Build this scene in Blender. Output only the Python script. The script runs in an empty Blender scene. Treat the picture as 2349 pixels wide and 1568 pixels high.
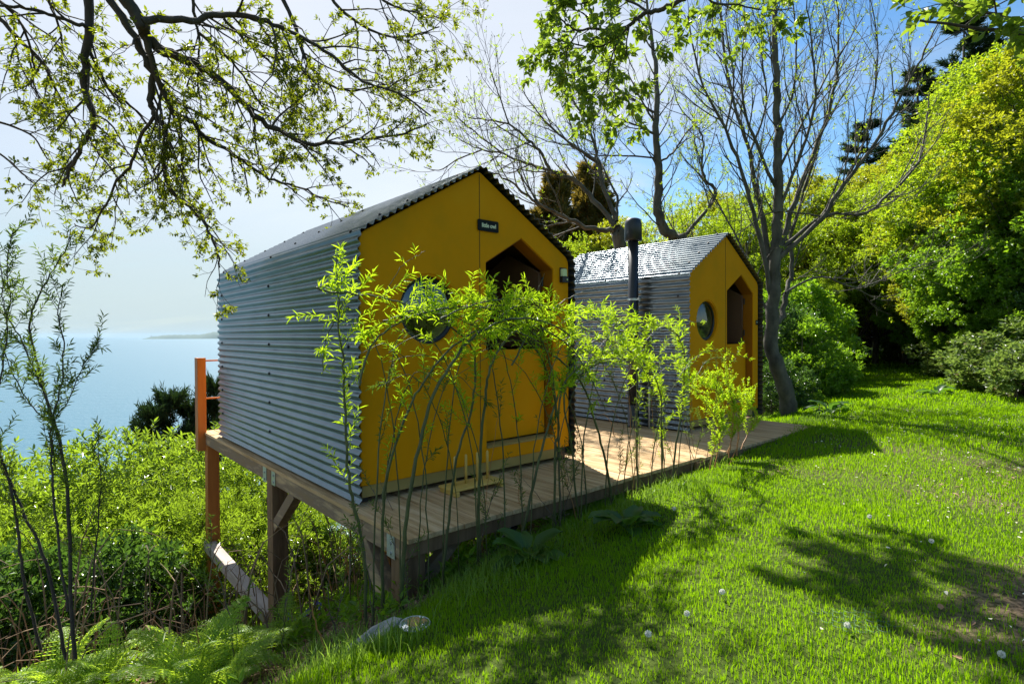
import bpy, bmesh, math, random
import numpy as np
from mathutils import Vector, Matrix
random.seed(7); rng = np.random.default_rng(7)
SC = bpy.context.scene; COL = SC.collection
R = math.radians
# ------------------------------------------------------------------ camera model / site frame
F_PX = 2227.0 / 1.7437; CX, CY = 1174.5, 784.0          # camera focal length etc. in units of a 2349 px wide picture
PIT, ROL, YAW = -.0132, .0043, .72
EYE = np.array([0, 0, 1.229])
uu = np.array([math.cos(YAW), math.sin(YAW), 0]); vv = np.array([-math.sin(YAW), math.cos(YAW), 0]); P0 = np.array([-1.112, 4.021, 0])
def ray(X, Y):
    x = (X - CX) / F_PX; z = (CY - Y) / F_PX
    c, s = math.cos(ROL), math.sin(ROL); x, z = x * c + z * s, -x * s + z * c
    c, s = math.cos(PIT), math.sin(PIT); y, z = c - z * s, z * c + s
    return np.array([x, y, z])
def at(X, Y, d):                       # point at forward distance d
    r = ray(X, Y); return EYE + r * (d / r[1])
def onV(X, Y, V):                      # point on a plane parallel to the cabin fronts
    r = ray(X, Y); return EYE + r * ((V - (EYE - P0) @ vv) / (r @ vv))
def W(U, V, z=0.): return P0 + uu * U + vv * V + np.array([0, 0, z])
def UV(x, y):
    dx, dy = x - P0[0], y - P0[1]
    return dx * uu[0] + dy * uu[1], dx * vv[0] + dy * vv[1]
def nz(x, y):                          # cheap smooth noise
    return (np.sin(x * 1.3 + y * .7) + np.sin(x * .6 - y * 1.7 + 1.3) + .5 * np.sin(x * 2.9 + y * 2.3 + .5) + .35 * np.sin(x * 5.1 - y * 4.4)) / 2.85
def edgeV(U): return -.97 + .2 * np.clip(U, -3, 200) + .12 * np.clip(U - 8, 0, 200) + .10 * np.sin(U * 1.1) * (U < 12)
def ground(x, y):
    x = np.asarray(x, float); y = np.asarray(y, float)
    U, V = UV(x, y)
    edge = edgeV(U)
    d = edge - V
    lawn = -.32 + .38 * (1 - np.exp(-np.clip(d, 0, 60) / .7)) + .010 * nz(x * 1.5, y * 1.5) * np.clip(d, 0, 1) + .02 * np.clip(d - 3, 0, 60)
    dn = np.clip(-d, 0, 400)
    cf = np.clip((-U - .3) / 1.6, 0, 1); cf = cf * cf * (3 - 2 * cf)
    slope = -.32 - (.5 - .20 * cf * np.clip(1.6 - dn / 4.5, 0, 1)) * dn - .02 * dn * (dn < 0) + .06 * nz(x * 1.1, y * 1.1) * np.clip(dn, 0, 1)
    return np.where(d > 0, lawn, slope)
def gh(X, Y):                          # where the view ray through a picture point meets the ground
    r = ray(X, Y); t = 1.2
    while t < 60:
        p = EYE + r * t
        if p[2] < float(ground(p[0], p[1])): return p
        t += .02
    return EYE + r * 60
# ------------------------------------------------------------------ object helpers
def tag(o, label=None, cat=None, group=None, kind=None):
    if label: o['label'] = label
    if cat: o['category'] = cat
    if group: o['group'] = group
    if kind: o['kind'] = kind
    return o
def empty(name, loc=(0, 0, 0), rz=0, **k):
    o = bpy.data.objects.new(name, None); COL.objects.link(o); o.location = loc; o.rotation_euler = (0, 0, rz); o.empty_display_size = .2
    return tag(o, **k)
class MB:
    def __init__(s): s.v = []; s.q = []; s.t = []; s.n = 0; s.ng = []
    def add(s, v, q=None, t=None):
        v = np.asarray(v, float).reshape(-1, 3)
        if q is not None and len(q): s.q.append(np.asarray(q, int).reshape(-1, 4) + s.n)
        if t is not None and len(t): s.t.append(np.asarray(t, int).reshape(-1, 3) + s.n)
        s.v.append(v); s.n += len(v)
    def poly(s, v, idx=None):
        s.ng.append(np.arange(len(v)) + s.n if idx is None else np.asarray(idx) + s.n); s.v.append(np.asarray(v, float)); s.n += len(v)
    def box(s, x0, x1, y0, y1, z0, z1):
        v = [(x0, y0, z0), (x1, y0, z0), (x1, y1, z0), (x0, y1, z0), (x0, y0, z1), (x1, y0, z1), (x1, y1, z1), (x0, y1, z1)]
        s.add(v, [(0, 3, 2, 1), (4, 5, 6, 7), (0, 1, 5, 4), (1, 2, 6, 5), (2, 3, 7, 6), (3, 0, 4, 7)])
    def bar(s, a, b, w, h, up=(0, 0, 1)):      # rectangular bar between two points
        a = Vector(a); b = Vector(b); d = (b - a).normalized(); up = Vector(up)
        if abs(d.dot(up)) > .98: up = Vector((1, 0, 0))
        sd = d.cross(up).normalized() * w / 2; u2 = sd.cross(d).normalized() * h / 2
        v = [a - sd - u2, a + sd - u2, a + sd + u2, a - sd + u2, b - sd - u2, b + sd - u2, b + sd + u2, b - sd + u2]
        s.add([tuple(p) for p in v], [(0, 1, 2, 3), (7, 6, 5, 4), (0, 4, 5, 1), (1, 5, 6, 2), (2, 6, 7, 3), (3, 7, 4, 0)])
    def tube(s, pts, rad, k=5, cap=False):
        pts = np.asarray(pts, float); n = len(pts); rad = np.broadcast_to(np.asarray(rad, float), (n,))
        T = np.gradient(pts, axis=0); T /= np.linalg.norm(T, axis=1)[:, None] + 1e-12
        m = T.mean(0); ref = np.array([0, 0, 1.]) if abs(m[2]) < .7 * np.linalg.norm(m) + 1e-9 else np.array([1., .1, 0])
        A = np.cross(T, ref); A /= np.linalg.norm(A, axis=1)[:, None] + 1e-12; B = np.cross(A, T)
        an = np.arange(k) * 2 * math.pi / k
        v = pts[:, None] + (A[:, None] * np.cos(an)[None, :, None] + B[:, None] * np.sin(an)[None, :, None]) * rad[:, None, None]
        i = np.arange(n - 1)[:, None] * k; j = np.arange(k)[None]; j2 = (j + 1) % k
        s.add(v.reshape(-1, 3), np.stack([i + j, i + j2, i + k + j2, i + k + j], -1).reshape(-1, 4))
        if cap:
            s.ng.append(np.arange(k)[::-1] + s.n - n * k); s.ng.append(np.arange(k) + s.n - k)
    def build(s, name, mat, parent=None, smooth=False, bevel=0, loc=None, mats=None):
        me = bpy.data.meshes.new(name)
        V = np.concatenate(s.v) if s.v else np.zeros((0, 3))
        lp = []; tot = []
        if s.q: q = np.concatenate(s.q); lp.append(q.ravel()); tot.append(np.full(len(q), 4))
        if s.t: t = np.concatenate(s.t); lp.append(t.ravel()); tot.append(np.full(len(t), 3))
        for g in s.ng: lp.append(np.asarray(g)); tot.append(np.array([len(g)]))
        lp = np.concatenate(lp).astype(np.int32); tot = np.concatenate(tot).astype(np.int32)
        me.vertices.add(len(V)); me.vertices.foreach_set('co', V.astype(np.float32).ravel())
        me.loops.add(len(lp)); me.loops.foreach_set('vertex_index', lp)
        me.polygons.add(len(tot)); st = np.concatenate([[0], np.cumsum(tot)[:-1]]).astype(np.int32)
        me.polygons.foreach_set('loop_start', st)
        try: me.polygons.foreach_set('loop_total', tot)
        except Exception: pass
        me.polygons.foreach_set('use_smooth', np.full(len(tot), bool(smooth)))
        me.update(calc_edges=True); me.validate()
        if bevel:
            bm = bmesh.new(); bm.from_mesh(me); bmesh.ops.remove_doubles(bm, verts=bm.verts, dist=1e-5)
            bmesh.ops.bevel(bm, geom=bm.edges[:], offset=bevel, segments=1, affect='EDGES', clamp_overlap=True); bm.to_mesh(me); bm.free()
        me.materials.append(mat)
        o = bpy.data.objects.new(name, me); COL.objects.link(o)
        if parent: o.parent = parent
        if loc is not None: o.location = loc
        return o
def plate(name, loops, y, th, bev, mat, parent, fn=None):
    """a flat board in the local XZ plane with holes, rounded edges; front face at y, thickness th"""
    cu = bpy.data.curves.new(name, 'CURVE'); cu.dimensions = '2D'; cu.fill_mode = 'BOTH'
    for lp in loops:
        sp = cu.splines.new('POLY'); sp.points.add(len(lp) - 1); sp.use_cyclic_u = True
        for i, (x, z) in enumerate(lp): sp.points[i].co = (x, z, 0, 1)
    cu.extrude = max(th / 2 - bev, .0005); cu.bevel_depth = bev; cu.bevel_resolution = 3; cu.offset = -bev
    o = bpy.data.objects.new(name, cu); COL.objects.link(o)
    dg = bpy.context.evaluated_depsgraph_get(); me = bpy.data.meshes.new_from_object(o.evaluated_get(dg))
    bpy.data.objects.remove(o); bpy.data.curves.remove(cu)
    n = len(me.vertices); co = np.empty(n * 3, np.float32); me.vertices.foreach_get('co', co); co = co.reshape(-1, 3)
    co = np.stack([co[:, 0], y + th / 2 - co[:, 2], co[:, 1]], -1)
    me.vertices.foreach_set('co', co.ravel()); me.update(); me.name = name
    me.materials.clear(); me.materials.append(mat)
    o = bpy.data.objects.new(name, me); COL.objects.link(o); o.parent = parent
    return o
def text(name, body, size, loc, mat, parent, xscale=1., depth=.0012):
    cu = bpy.data.curves.new(name, 'FONT'); cu.body = body; cu.size = size; cu.align_x = 'CENTER'; cu.align_y = 'CENTER'; cu.extrude = depth; cu.offset = size * .022
    o = bpy.data.objects.new(name, cu); COL.objects.link(o)
    dg = bpy.context.evaluated_depsgraph_get(); me = bpy.data.meshes.new_from_object(o.evaluated_get(dg))
    bpy.data.objects.remove(o); bpy.data.curves.remove(cu)
    n = len(me.vertices); co = np.empty(n * 3, np.float32); me.vertices.foreach_get('co', co); co = co.reshape(-1, 3)
    co = np.stack([co[:, 0] * xscale + loc[0], loc[1] - co[:, 2], co[:, 1] + loc[2]], -1)
    me.vertices.foreach_set('co', co.ravel()); me.update(); me.materials.clear(); me.materials.append(mat)
    o = bpy.data.objects.new(name, me); COL.objects.link(o); o.parent = parent
    return o
def copy_tree(o, parent=None):
    c = o.copy(); COL.objects.link(c); c.parent = parent
    for ch in o.children: copy_tree(ch, c)
    return c
# ------------------------------------------------------------------ materials
def mat(name, c1, c2=None, scale=5., rough=.6, metal=0., bump=0., bscale=None, stretch=None, detail=6, spec=.5, coord='Object', c3=None, contrast=.18, coat=0):
    m = bpy.data.materials.new(name); m.use_nodes = True; nt = m.node_tree; N = nt.nodes; L = nt.links
    b = N['Principled BSDF']; b.inputs['Roughness'].default_value = rough; b.inputs['Metallic'].default_value = metal
    b.inputs['Specular IOR Level'].default_value = spec; b.inputs['Coat Weight'].default_value = coat; b.inputs['Coat Roughness'].default_value = .2
    b.inputs['Base Color'].default_value = (*c1, 1)
    if c2 is None and not bump: return m
    tc = N.new('ShaderNodeTexCoord'); mp = N.new('ShaderNodeMapping'); L.new(tc.outputs[coord], mp.inputs[0])
    if stretch: mp.inputs['Scale'].default_value = stretch
    no = N.new('ShaderNodeTexNoise'); no.inputs['Scale'].default_value = scale; no.inputs['Detail'].default_value = detail; no.inputs['Roughness'].default_value = .6
    L.new(mp.outputs[0], no.inputs['Vector'])
    if c2 is not None:
        cr = N.new('ShaderNodeValToRGB'); e = cr.color_ramp.elements
        e[0].position = .5 - contrast; e[0].color = (*c1, 1); e[1].position = .5 + contrast; e[1].color = (*c2, 1)
        if c3 is not None: x = e.new(.5); x.color = (*c3, 1)
        L.new(no.outputs['Fac'], cr.inputs[0]); L.new(cr.outputs[0], b.inputs['Base Color'])
    if bump:
        n2 = no
        if bscale: n2 = N.new('ShaderNodeTexNoise'); n2.inputs['Scale'].default_value = bscale; n2.inputs['Detail'].default_value = 5; L.new(mp.outputs[0], n2.inputs['Vector'])
        bp = N.new('ShaderNodeBump'); bp.inputs['Strength'].default_value = bump; bp.inputs['Distance'].default_value = .01
        L.new(n2.outputs['Fac'], bp.inputs['Height']); L.new(bp.outputs[0], b.inputs['Normal'])
    return m
def leafmat(name, c1, c2, trans, tmix=.5, rough=.42, c3=None, spec=.4):
    """leaf: glossy upper surface + light shining through; colour varies leaf by leaf"""
    m = bpy.data.materials.new(name); m.use_nodes = True; nt = m.node_tree; N = nt.nodes; L = nt.links
    b = N['Principled BSDF']; b.inputs['Roughness'].default_value = rough; b.inputs['Specular IOR Level'].default_value = spec
    g = N.new('ShaderNodeNewGeometry'); cr = N.new('ShaderNodeValToRGB'); e = cr.color_ramp.elements
    e[0].color = (*c1, 1); e[1].color = (*c2, 1)
    if c3: x = e.new(.93); x.color = (*c2, 1); e[2].color = (*c3, 1)
    L.new(g.outputs['Random Per Island'], cr.inputs[0]); L.new(cr.outputs[0], b.inputs['Base Color'])
    t = N.new('ShaderNodeBsdfTranslucent'); mu = N.new('ShaderNodeMixRGB'); mu.blend_type = 'MULTIPLY'; mu.inputs[0].default_value = .35
    mu.inputs[1].default_value = (*trans, 1)
    c5 = N.new('ShaderNodeValToRGB'); c5.color_ramp.elements[0].color = (.35, .45, .25, 1); c5.color_ramp.elements[1].color = (1.0, 1.0, 1.0, 1)
    L.new(g.outputs['Random Per Island'], c5.inputs[0]); L.new(c5.outputs[0], mu.inputs[2]); L.new(mu.outputs[0], t.inputs[0])
    ms = N.new('ShaderNodeMixShader'); ms.inputs[0].default_value = tmix
    L.new(b.outputs[0], ms.inputs[1]); L.new(t.outputs[0], ms.inputs[2]); L.new(ms.outputs[0], N['Material Output'].inputs[0])
    return m
M = {}
M['steel'] = mat('corrugated_steel', (.12, .145, .16), (.165, .195, .21), 3, .28, .82)
M['steel_dark'] = mat('dark_steel', (.02, .022, .024), None, rough=.4, metal=.2)
M['black'] = mat('black_pipe_paint', (.012, .013, .015), (.02, .021, .024), 20, .38, spec=.5)
M['rubber'] = mat('black_rubber', (.006, .006, .006), rough=.5)
M['galv'] = mat('galvanised', (.42, .44, .42), (.55, .56, .53), 30, .4, .7)
M['ochre'] = mat('ochre_resin', (.58, .255, .003), (.68, .29, .004), 2.2, .65, bump=.12, bscale=260, c3=(.67, .27, .001), spec=.08)
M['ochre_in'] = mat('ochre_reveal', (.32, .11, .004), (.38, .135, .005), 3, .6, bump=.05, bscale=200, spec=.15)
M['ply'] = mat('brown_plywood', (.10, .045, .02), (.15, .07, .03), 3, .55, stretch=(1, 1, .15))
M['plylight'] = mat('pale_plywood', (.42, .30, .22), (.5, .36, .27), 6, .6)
M['skirt'] = mat('weathered_skirt', (.30, .22, .07), (.38, .28, .10), 6, .8, spec=.15, stretch=(.2, 1, 1))
M['deck'] = mat('weathered_decking', (.33, .20, .085), (.66, .47, .27), 5, .8, bump=.5, bscale=14, stretch=(5, .35, 5), c3=(.50, .33, .165), spec=.2)
M['beam'] = mat('weathered_timber', (.24, .155, .07), (.48, .34, .18), 5, .8, bump=.5, bscale=12, stretch=(3, .5, 3), c3=(.22, .15, .095))
M['postw'] = mat('brown_post_timber', (.13, .07, .028), (.27, .16, .08), 4, .8, bump=.4, bscale=20, stretch=(4, 4, .4))
M['orange'] = mat('orange_stained_timber', (.36, .12, .02), (.50, .19, .035), 3, .6, bump=.2, bscale=18, stretch=(4, 4, .3))
M['greyw'] = mat('silvered_timber', (.30, .25, .21), (.46, .39, .34), 5, .8, bump=.5, bscale=14, stretch=(4, .4, 4))
M['rack'] = mat('pine_rack', (.58, .38, .08), (.66, .46, .12), 10, .6)
M['white'] = mat('white_letter', (.72, .74, .5), rough=.5)
M['frost'] = mat('frosted_lens', (.55, .62, .30), rough=.35)
M['bark'] = mat('dark_bark', (.028, .023, .017), (.07, .058, .042), 14, .85, bump=.7, bscale=30, stretch=(1, 1, .4))
M['bark2'] = mat('grey_bark', (.035, .031, .020), (.12, .105, .07), 7, .8, bump=.5, bscale=25, stretch=(1, 1, .6))
M['twig'] = mat('twig_bark', (.06, .045, .03), (.13, .10, .065), 20, .7)
M['rod'] = mat('willow_rod', (.045, .05, .018), (.11, .12, .04), 9, .5)
M['orod'] = mat('orange_willow_rod', (.30, .13, .035), (.42, .20, .06), 9, .5)
M['stone'] = mat('pale_stone', (.30, .27, .23), (.46, .42, .36), 6, .85, bump=.6, bscale=20)
M['pvc'] = mat('grey_plastic_pipe', (.50, .48, .46), rough=.4)
M['L_over'] = leafmat('young_oak_green', (.035, .06, .006), (.10, .12, .010), (.34, .40, .012), .50)
M['L_near'] = leafmat('sallow_leaf', (.05, .095, .010), (.10, .15, .018), (.34, .48, .03), .5, c3=(.30, .13, .03))
M['L_willow'] = leafmat('willow_leaf', (.12, .23, .008), (.23, .34, .012), (.62, .86, .02), .58)
M['L_willowd'] = leafmat('willow_leaf_deep', (.035, .07, .012), (.08, .125, .02), (.26, .40, .03), .42)
M['L_yel'] = leafmat('sycamore_spring', (.10, .19, .008), (.20, .27, .012), (.48, .64, .02), .52)
M['L_yel2'] = leafmat('hawthorn_spring', (.12, .17, .008), (.23, .25, .014), (.54, .58, .02), .5)
M['L_mid'] = leafmat('mid_green_leaf', (.06, .14, .010), (.13, .23, .016), (.34, .58, .02), .48, .33)
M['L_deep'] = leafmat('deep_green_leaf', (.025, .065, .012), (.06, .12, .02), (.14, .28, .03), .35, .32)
M['L_bramble'] = leafmat('bramble_leaf', (.05, .10, .02), (.12, .17, .04), (.26, .38, .06), .4, .36, c3=(.24, .10, .04))
M['L_laurel'] = leafmat('laurel_leaf', (.055, .105, .015), (.12, .18, .03), (.40, .58, .03), .46, .24, spec=.6)
M['L_conif'] = leafmat('conifer_needle', (.012, .035, .012), (.03, .065, .02), (.05, .10, .02), .25, .5)
M['L_conifr'] = leafmat('rusty_conifer_needle', (.05, .07, .015), (.16, .12, .02), (.34, .24, .03), .4, .5, c3=(.34, .12, .02))
M['L_fern'] = leafmat('fern_frond', (.12, .22, .02), (.20, .30, .035), (.58, .78, .05), .55)
M['L_dock'] = leafmat('dock_leaf', (.03, .08, .015), (.06, .13, .02), (.16, .34, .03), .4)
M['grass'] = leafmat('lawn_grass', (.055, .155, .004), (.145, .265, .006), (.38, .66, .006), .5, .5, c3=(.32, .30, .06), spec=.12)
M['tallgrass'] = leafmat('tall_grass', (.07, .15, .02), (.14, .24, .04), (.36, .56, .06), .5, .4)
M['petal'] = mat('fallen_petal', (.55, .50, .38), (.75, .70, .55), 9, .7)
M['clock'] = mat('dandelion_fluff', (.78, .78, .72), rough=.9)
M['blue'] = leafmat('bluebell_petal', (.16, .15, .42), (.26, .24, .60), (.3, .3, .7), .4)
M['deadleaf'] = mat('dead_leaf', (.16, .08, .035), (.34, .21, .12), 12, .8)
# ------------------------------------------------------------------ world, sun, camera
EL = math.atan2(1, .868); AZ = math.atan2(-.274, .824)             # sun: 49 deg high, a little left of straight ahead
w = bpy.data.worlds.new('World'); SC.world = w; w.use_nodes = True; nt = w.node_tree; N = nt.nodes; L = nt.links
bg = N['Background']; bg.inputs[1].default_value = .076
sky = N.new('ShaderNodeTexSky'); sky.sky_type = 'NISHITA'; sky.sun_disc = False; sky.sun_elevation = EL; sky.sun_rotation = AZ
sky.air_density = 1.25; sky.dust_density = .15; sky.ozone_density = 3.0; sky.altitude = 20
tc = N.new('ShaderNodeTexCoord'); sx = N.new('ShaderNodeSeparateXYZ'); L.new(tc.outputs['Generated'], sx.inputs[0])
def mth(op, a, b=None, clamp=False):
    n = N.new('ShaderNodeMath'); n.operation = op; n.use_clamp = clamp
    for i, x in enumerate((a, b)):
        if x is None: continue
        if hasattr(x, 'links') or hasattr(x, 'is_linked'): L.new(x, n.inputs[i])
        else: n.inputs[i].default_value = x
    return n.outputs[0]
den = mth('ADD', mth('MAXIMUM', sx.outputs[2], 0.), .16)
cb = N.new('ShaderNodeCombineXYZ'); L.new(mth('DIVIDE', sx.outputs[0], den), cb.inputs[0]); L.new(mth('DIVIDE', sx.outputs[1], den), cb.inputs[1])
mp = N.new('ShaderNodeMapping'); mp.inputs['Scale'].default_value = (.55, 1.1, 1); mp.inputs['Rotation'].default_value = (0, 0, .5); mp.inputs['Location'].default_value = (3.1, .4, 0); L.new(cb.outputs[0], mp.inputs[0])
n1 = N.new('ShaderNodeTexNoise'); n1.inputs['Scale'].default_value = 1.1; n1.inputs['Detail'].default_value = 7; n1.inputs['Roughness'].default_value = .55; n1.inputs['Distortion'].default_value = .5; L.new(mp.outputs[0], n1.inputs['Vector'])
# thin cloud is thickest on the seaward (left) side and towards the sun
side = mth('MULTIPLY', mth('ADD', mth('MULTIPLY', sx.outputs[0], -1.25), .42), 1., True)
dp = N.new('ShaderNodeVectorMath'); dp.operation = 'DOT_PRODUCT'; L.new(tc.outputs['Generated'], dp.inputs[0]); g_ = ray(860, -160); g_ = g_ / np.linalg.norm(g_); dp.inputs[1].default_value = tuple(g_)
gl_ = mth('MULTIPLY', mth('MULTIPLY', mth('SUBTRACT', dp.outputs['Value'], .80), 5., True), .42)
c1 = mth('ADD', mth('ADD', n1.outputs['Fac'], mth('MULTIPLY', side, .36)), gl_)
mr = N.new('ShaderNodeMapRange'); mr.interpolation_type = 'SMOOTHSTEP'; mr.inputs['From Min'].default_value = .50; mr.inputs['From Max'].default_value = .88; L.new(c1, mr.inputs['Value'])
cm = mth('MULTIPLY', mr.outputs[0], .80)
cc = N.new('ShaderNodeMixRGB'); L.new(mth('MULTIPLY', mth('MULTIPLY', mth('SUBTRACT', dp.outputs['Value'], .62), 2.9, True), mth('ADD', n1.outputs['Fac'], .45), True), cc.inputs[0]); cc.inputs[1].default_value = (3.5, 4.15, 4.75, 1); cc.inputs[2].default_value = (6.1, 6.15, 6.2, 1)
mx = N.new('ShaderNodeMixRGB'); L.new(cm, mx.inputs[0]); L.new(sky.outputs[0], mx.inputs[1]); L.new(cc.outputs[0], mx.inputs[2])
hz = mth('MULTIPLY', mth('SUBTRACT', 1., mth('MULTIPLY', mth('ABSOLUTE', sx.outputs[2]), 4.2), True), .85)
mh = N.new('ShaderNodeMixRGB'); L.new(hz, mh.inputs[0]); L.new(mx.outputs[0], mh.inputs[1]); mh.inputs[2].default_value = (3.7, 4.5, 4.75, 1)
sat = N.new('ShaderNodeHueSaturation'); sat.inputs['Saturation'].default_value = 1.22; sat.inputs['Value'].default_value = .92; L.new(mh.outputs[0], sat.inputs['Color'])
L.new(sat.outputs[0], bg.inputs[0])
sd = bpy.data.lights.new('sun', 'SUN'); sd.energy = 5.0; sd.angle = R(.6); sd.color = (1, .955, .88)
so = bpy.data.objects.new('sun', sd); COL.objects.link(so)
S = Vector((-.274, .824, 1)).normalized(); so.rotation_euler = S.to_track_quat('Z', 'Y').to_euler(); so.location = (0, 0, 30)
cd = bpy.data.cameras.new('camera'); cd.sensor_width = 36; cd.lens = 36 * 2227 / 4096; cd.clip_end = 60000; cd.clip_start = .05
co = bpy.data.objects.new('camera', cd); COL.objects.link(co); co.location = EYE
co.rotation_euler = (Matrix.Rotation(math.pi / 2 + PIT, 4, 'X') @ Matrix.Rotation(-ROL, 4, 'Z')).to_euler(); SC.camera = co
SC.view_settings.view_transform = 'Standard'; SC.view_settings.look = 'None'; SC.view_settings.exposure = 1.2; SC.view_settings.gamma = 1
SC.cycles.max_bounces = 7; SC.cycles.diffuse_bounces = 3; SC.cycles.glossy_bounces = 3; SC.cycles.transmission_bounces = 5; SC.cycles.transparent_max_bounces = 6
SC.cycles.caustics_reflective = False; SC.cycles.caustics_refractive = False; SC.cycles.use_denoising = True; SC.cycles.sample_clamp_indirect = 6
SC.cycles.use_adaptive_sampling = True; SC.render.use_persistent_data = False
# ------------------------------------------------------------------ setting: ground, sea, island
def gmat():
    m = bpy.data.materials.new('ground'); m.use_nodes = True; nt = m.node_tree; N = nt.nodes; L = nt.links; b = N['Principled BSDF']; b.inputs['Roughness'].default_value = .95; b.inputs['Specular IOR Level'].default_value = .1
    at_ = N.new('ShaderNodeAttribute'); at_.attribute_name = 'turf'
    tc = N.new('ShaderNodeTexCoord')
    def noise(s, d=6):
        n = N.new('ShaderNodeTexNoise'); n.inputs['Scale'].default_value = s; n.inputs['Detail'].default_value = d; L.new(tc.outputs['Object'], n.inputs['Vector']); return n
    def ramp(n, a, c, lo=.35, hi=.65):
        r = N.new('ShaderNodeValToRGB'); r.color_ramp.elements[0].position = lo; r.color_ramp.elements[1].position = hi
        r.color_ramp.elements[0].color = (*a, 1); r.color_ramp.elements[1].color = (*c, 1); L.new(n.outputs['Fac'], r.inputs[0]); return r
    lit = ramp(noise(38), (.035, .022, .014), (.25, .17, .115), .36, .64)
    tf = ramp(noise(22), (.035, .055, .010), (.07, .10, .016))
    mx = N.new('ShaderNodeMixRGB'); L.new(at_.outputs['Fac'], mx.inputs[0]); L.new(lit.outputs[0], mx.inputs[1]); L.new(tf.outputs[0], mx.inputs[2]); L.new(mx.outputs[0], b.inputs['Base Color'])
    bp = N.new('ShaderNodeBump'); bp.inputs['Strength'].default_value = .8; bp.inputs['Distance'].default_value = .03; L.new(noise(30).outputs['Fac'], bp.inputs['Height']); L.new(bp.outputs[0], b.inputs['Normal'])
    return m
def turf_amount(x, y):
    U, V = UV(x, y); d = edgeV(U) - V
    t = np.clip(d / .12 + .4 + nz(x * 4, y * 4) * .6, 0, 1)
    # worn earth by the right foreground
    wd = np.hypot((x - 2.35) / .62, (y - 2.2) / .48); wd2 = np.hypot((x - 2.95) / .8, (y - 2.65) / .30)
    worn = np.clip(1.25 - np.minimum(wd, wd2) + .45 * nz(x * 5 + 2, y * 5), 0, 1)
    thin = np.clip(1.1 - np.hypot((x - 4.3) / 2.2, (y - 4.6) / 1.7) + .5 * nz(x * 3.1, y * 2.7), 0, 1) * .42 + np.clip(nz(x * 1.9 + 5, y * 2.1) - .45, 0, .5) * .6
    return t * (1 - worn) * (1 - np.clip(thin, 0, .7))
def axis(lo, hi, a, b, fine, coarse):
    l = [a]
    st = fine
    x = a
    while x > lo: st *= 1.22; x -= st; l.insert(0, x)
    x = a
    while x < b: x += fine; l.append(x)
    st = fine
    while x < hi: st *= 1.22; x += st; l.append(x)
    return np.array(l)
gx = axis(-260, 600, -9, 12, .14, 0); gy = axis(-250, 700, -1, 16, .14, 0)
X, Y = np.meshgrid(gx, gy); Zg = np.maximum(ground(X, Y), -60)
mb = MB(); nx, ny = len(gx), len(gy)
i = np.arange(ny - 1)[:, None] * nx; j = np.arange(nx - 1)[None]
mb.add(np.stack([X, Y, Zg], -1).reshape(-1, 3), np.stack([i + j, i + j + 1, i + nx + j + 1, i + nx + j], -1).reshape(-1, 4))
go = mb.build('ground', gmat(), smooth=True); tag(go, kind='structure')
a = go.data.attributes.new('turf', 'FLOAT', 'POINT'); a.data.foreach_set('value', turf_amount(X, Y).ravel().astype(np.float32))
SEA = -45.
m = bpy.data.materials.new('sea_water'); m.use_nodes = True; nt = m.node_tree; b = nt.nodes['Principled BSDF']
b.inputs['Base Color'].default_value = (.035, .13, .19, 1); b.inputs['Roughness'].default_value = .28; b.inputs['IOR'].default_value = 1.33; b.inputs['Specular IOR Level'].default_value = .5
tcn = nt.nodes.new('ShaderNodeTexCoord'); 
def seanoise(sc, st):
    n = nt.nodes.new('ShaderNodeTexNoise'); n.inputs['Scale'].default_value = sc; n.inputs['Detail'].default_value = 5
    mpn = nt.nodes.new('ShaderNodeMapping'); mpn.inputs['Scale'].default_value = (.5, 1, 1); nt.links.new(tcn.outputs['Object'], mpn.inputs[0]); nt.links.new(mpn.outputs[0], n.inputs['Vector'])
    bp = nt.nodes.new('ShaderNodeBump'); bp.inputs['Strength'].default_value = st; bp.inputs['Distance'].default_value = 1.0; nt.links.new(n.outputs['Fac'], bp.inputs['Height']); return bp
b1 = seanoise(.6, .55); b2 = seanoise(.09, .6); nt.links.new(b2.outputs[0], b1.inputs['Normal']); nt.links.new(b1.outputs[0], b.inputs['Normal'])
mb = MB(); rr = [60, 120, 250, 500, 1000, 2000, 4000, 8000, 16000, 28000]; K = 64
an = np.arange(K) * 2 * math.pi / K
pts = np.array([[r_ * math.cos(t), r_ * math.sin(t), SEA] for r_ in rr for t in an])
q = [(k * K + t, k * K + (t + 1) % K, (k + 1) * K + (t + 1) % K, (k + 1) * K + t) for k in range(len(rr) - 1) for t in range(K)]
mb.add(pts, q); mb.poly(pts[:K]); tag(mb.build('sea', m), kind='structure')
# island headland on the horizon
D0 = 9000.
prof = [(326, 771), (336, 769.2), (347, 766.5), (354, 765.6), (362, 765.4), (372, 763.4), (388, 762.6), (404, 762.2), (420, 762.6), (440, 762.0), (462, 761.6), (478, 758.8), (492, 756.0), (512, 755.2), (540, 756.5), (580, 755), (640, 757), (700, 760), (760, 764), (800, 771)]
mb = MB(); rows = []
rel = [(0, 0.), (120, .45), (350, .8), (700, 1.), (1100, .8), (1600, .3), (1900, 0)]
pp = []
for k in range(len(prof) * 4 - 3):
    f = k / 4; i0 = min(int(f), len(prof) - 2); tt = f - i0; px = prof[i0][0] * (1 - tt) + prof[i0 + 1][0] * tt; py = prof[i0][1] * (1 - tt) + prof[i0 + 1][1] * tt
    h = max(0, (771 - py)) / F_PX * D0 * 1.12 * (1 + .04 * math.sin(k * 1.9)) 
    for dd, hh in rel:
        p = at(px, 771, D0); g = (D0 + dd) / D0
        pp.append((p[0] * g, D0 + dd, SEA - 1 + (h + 1) * hh + (random.uniform(-2, 2) if 0 < hh < 1 and h > 5 else 0)))
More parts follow.
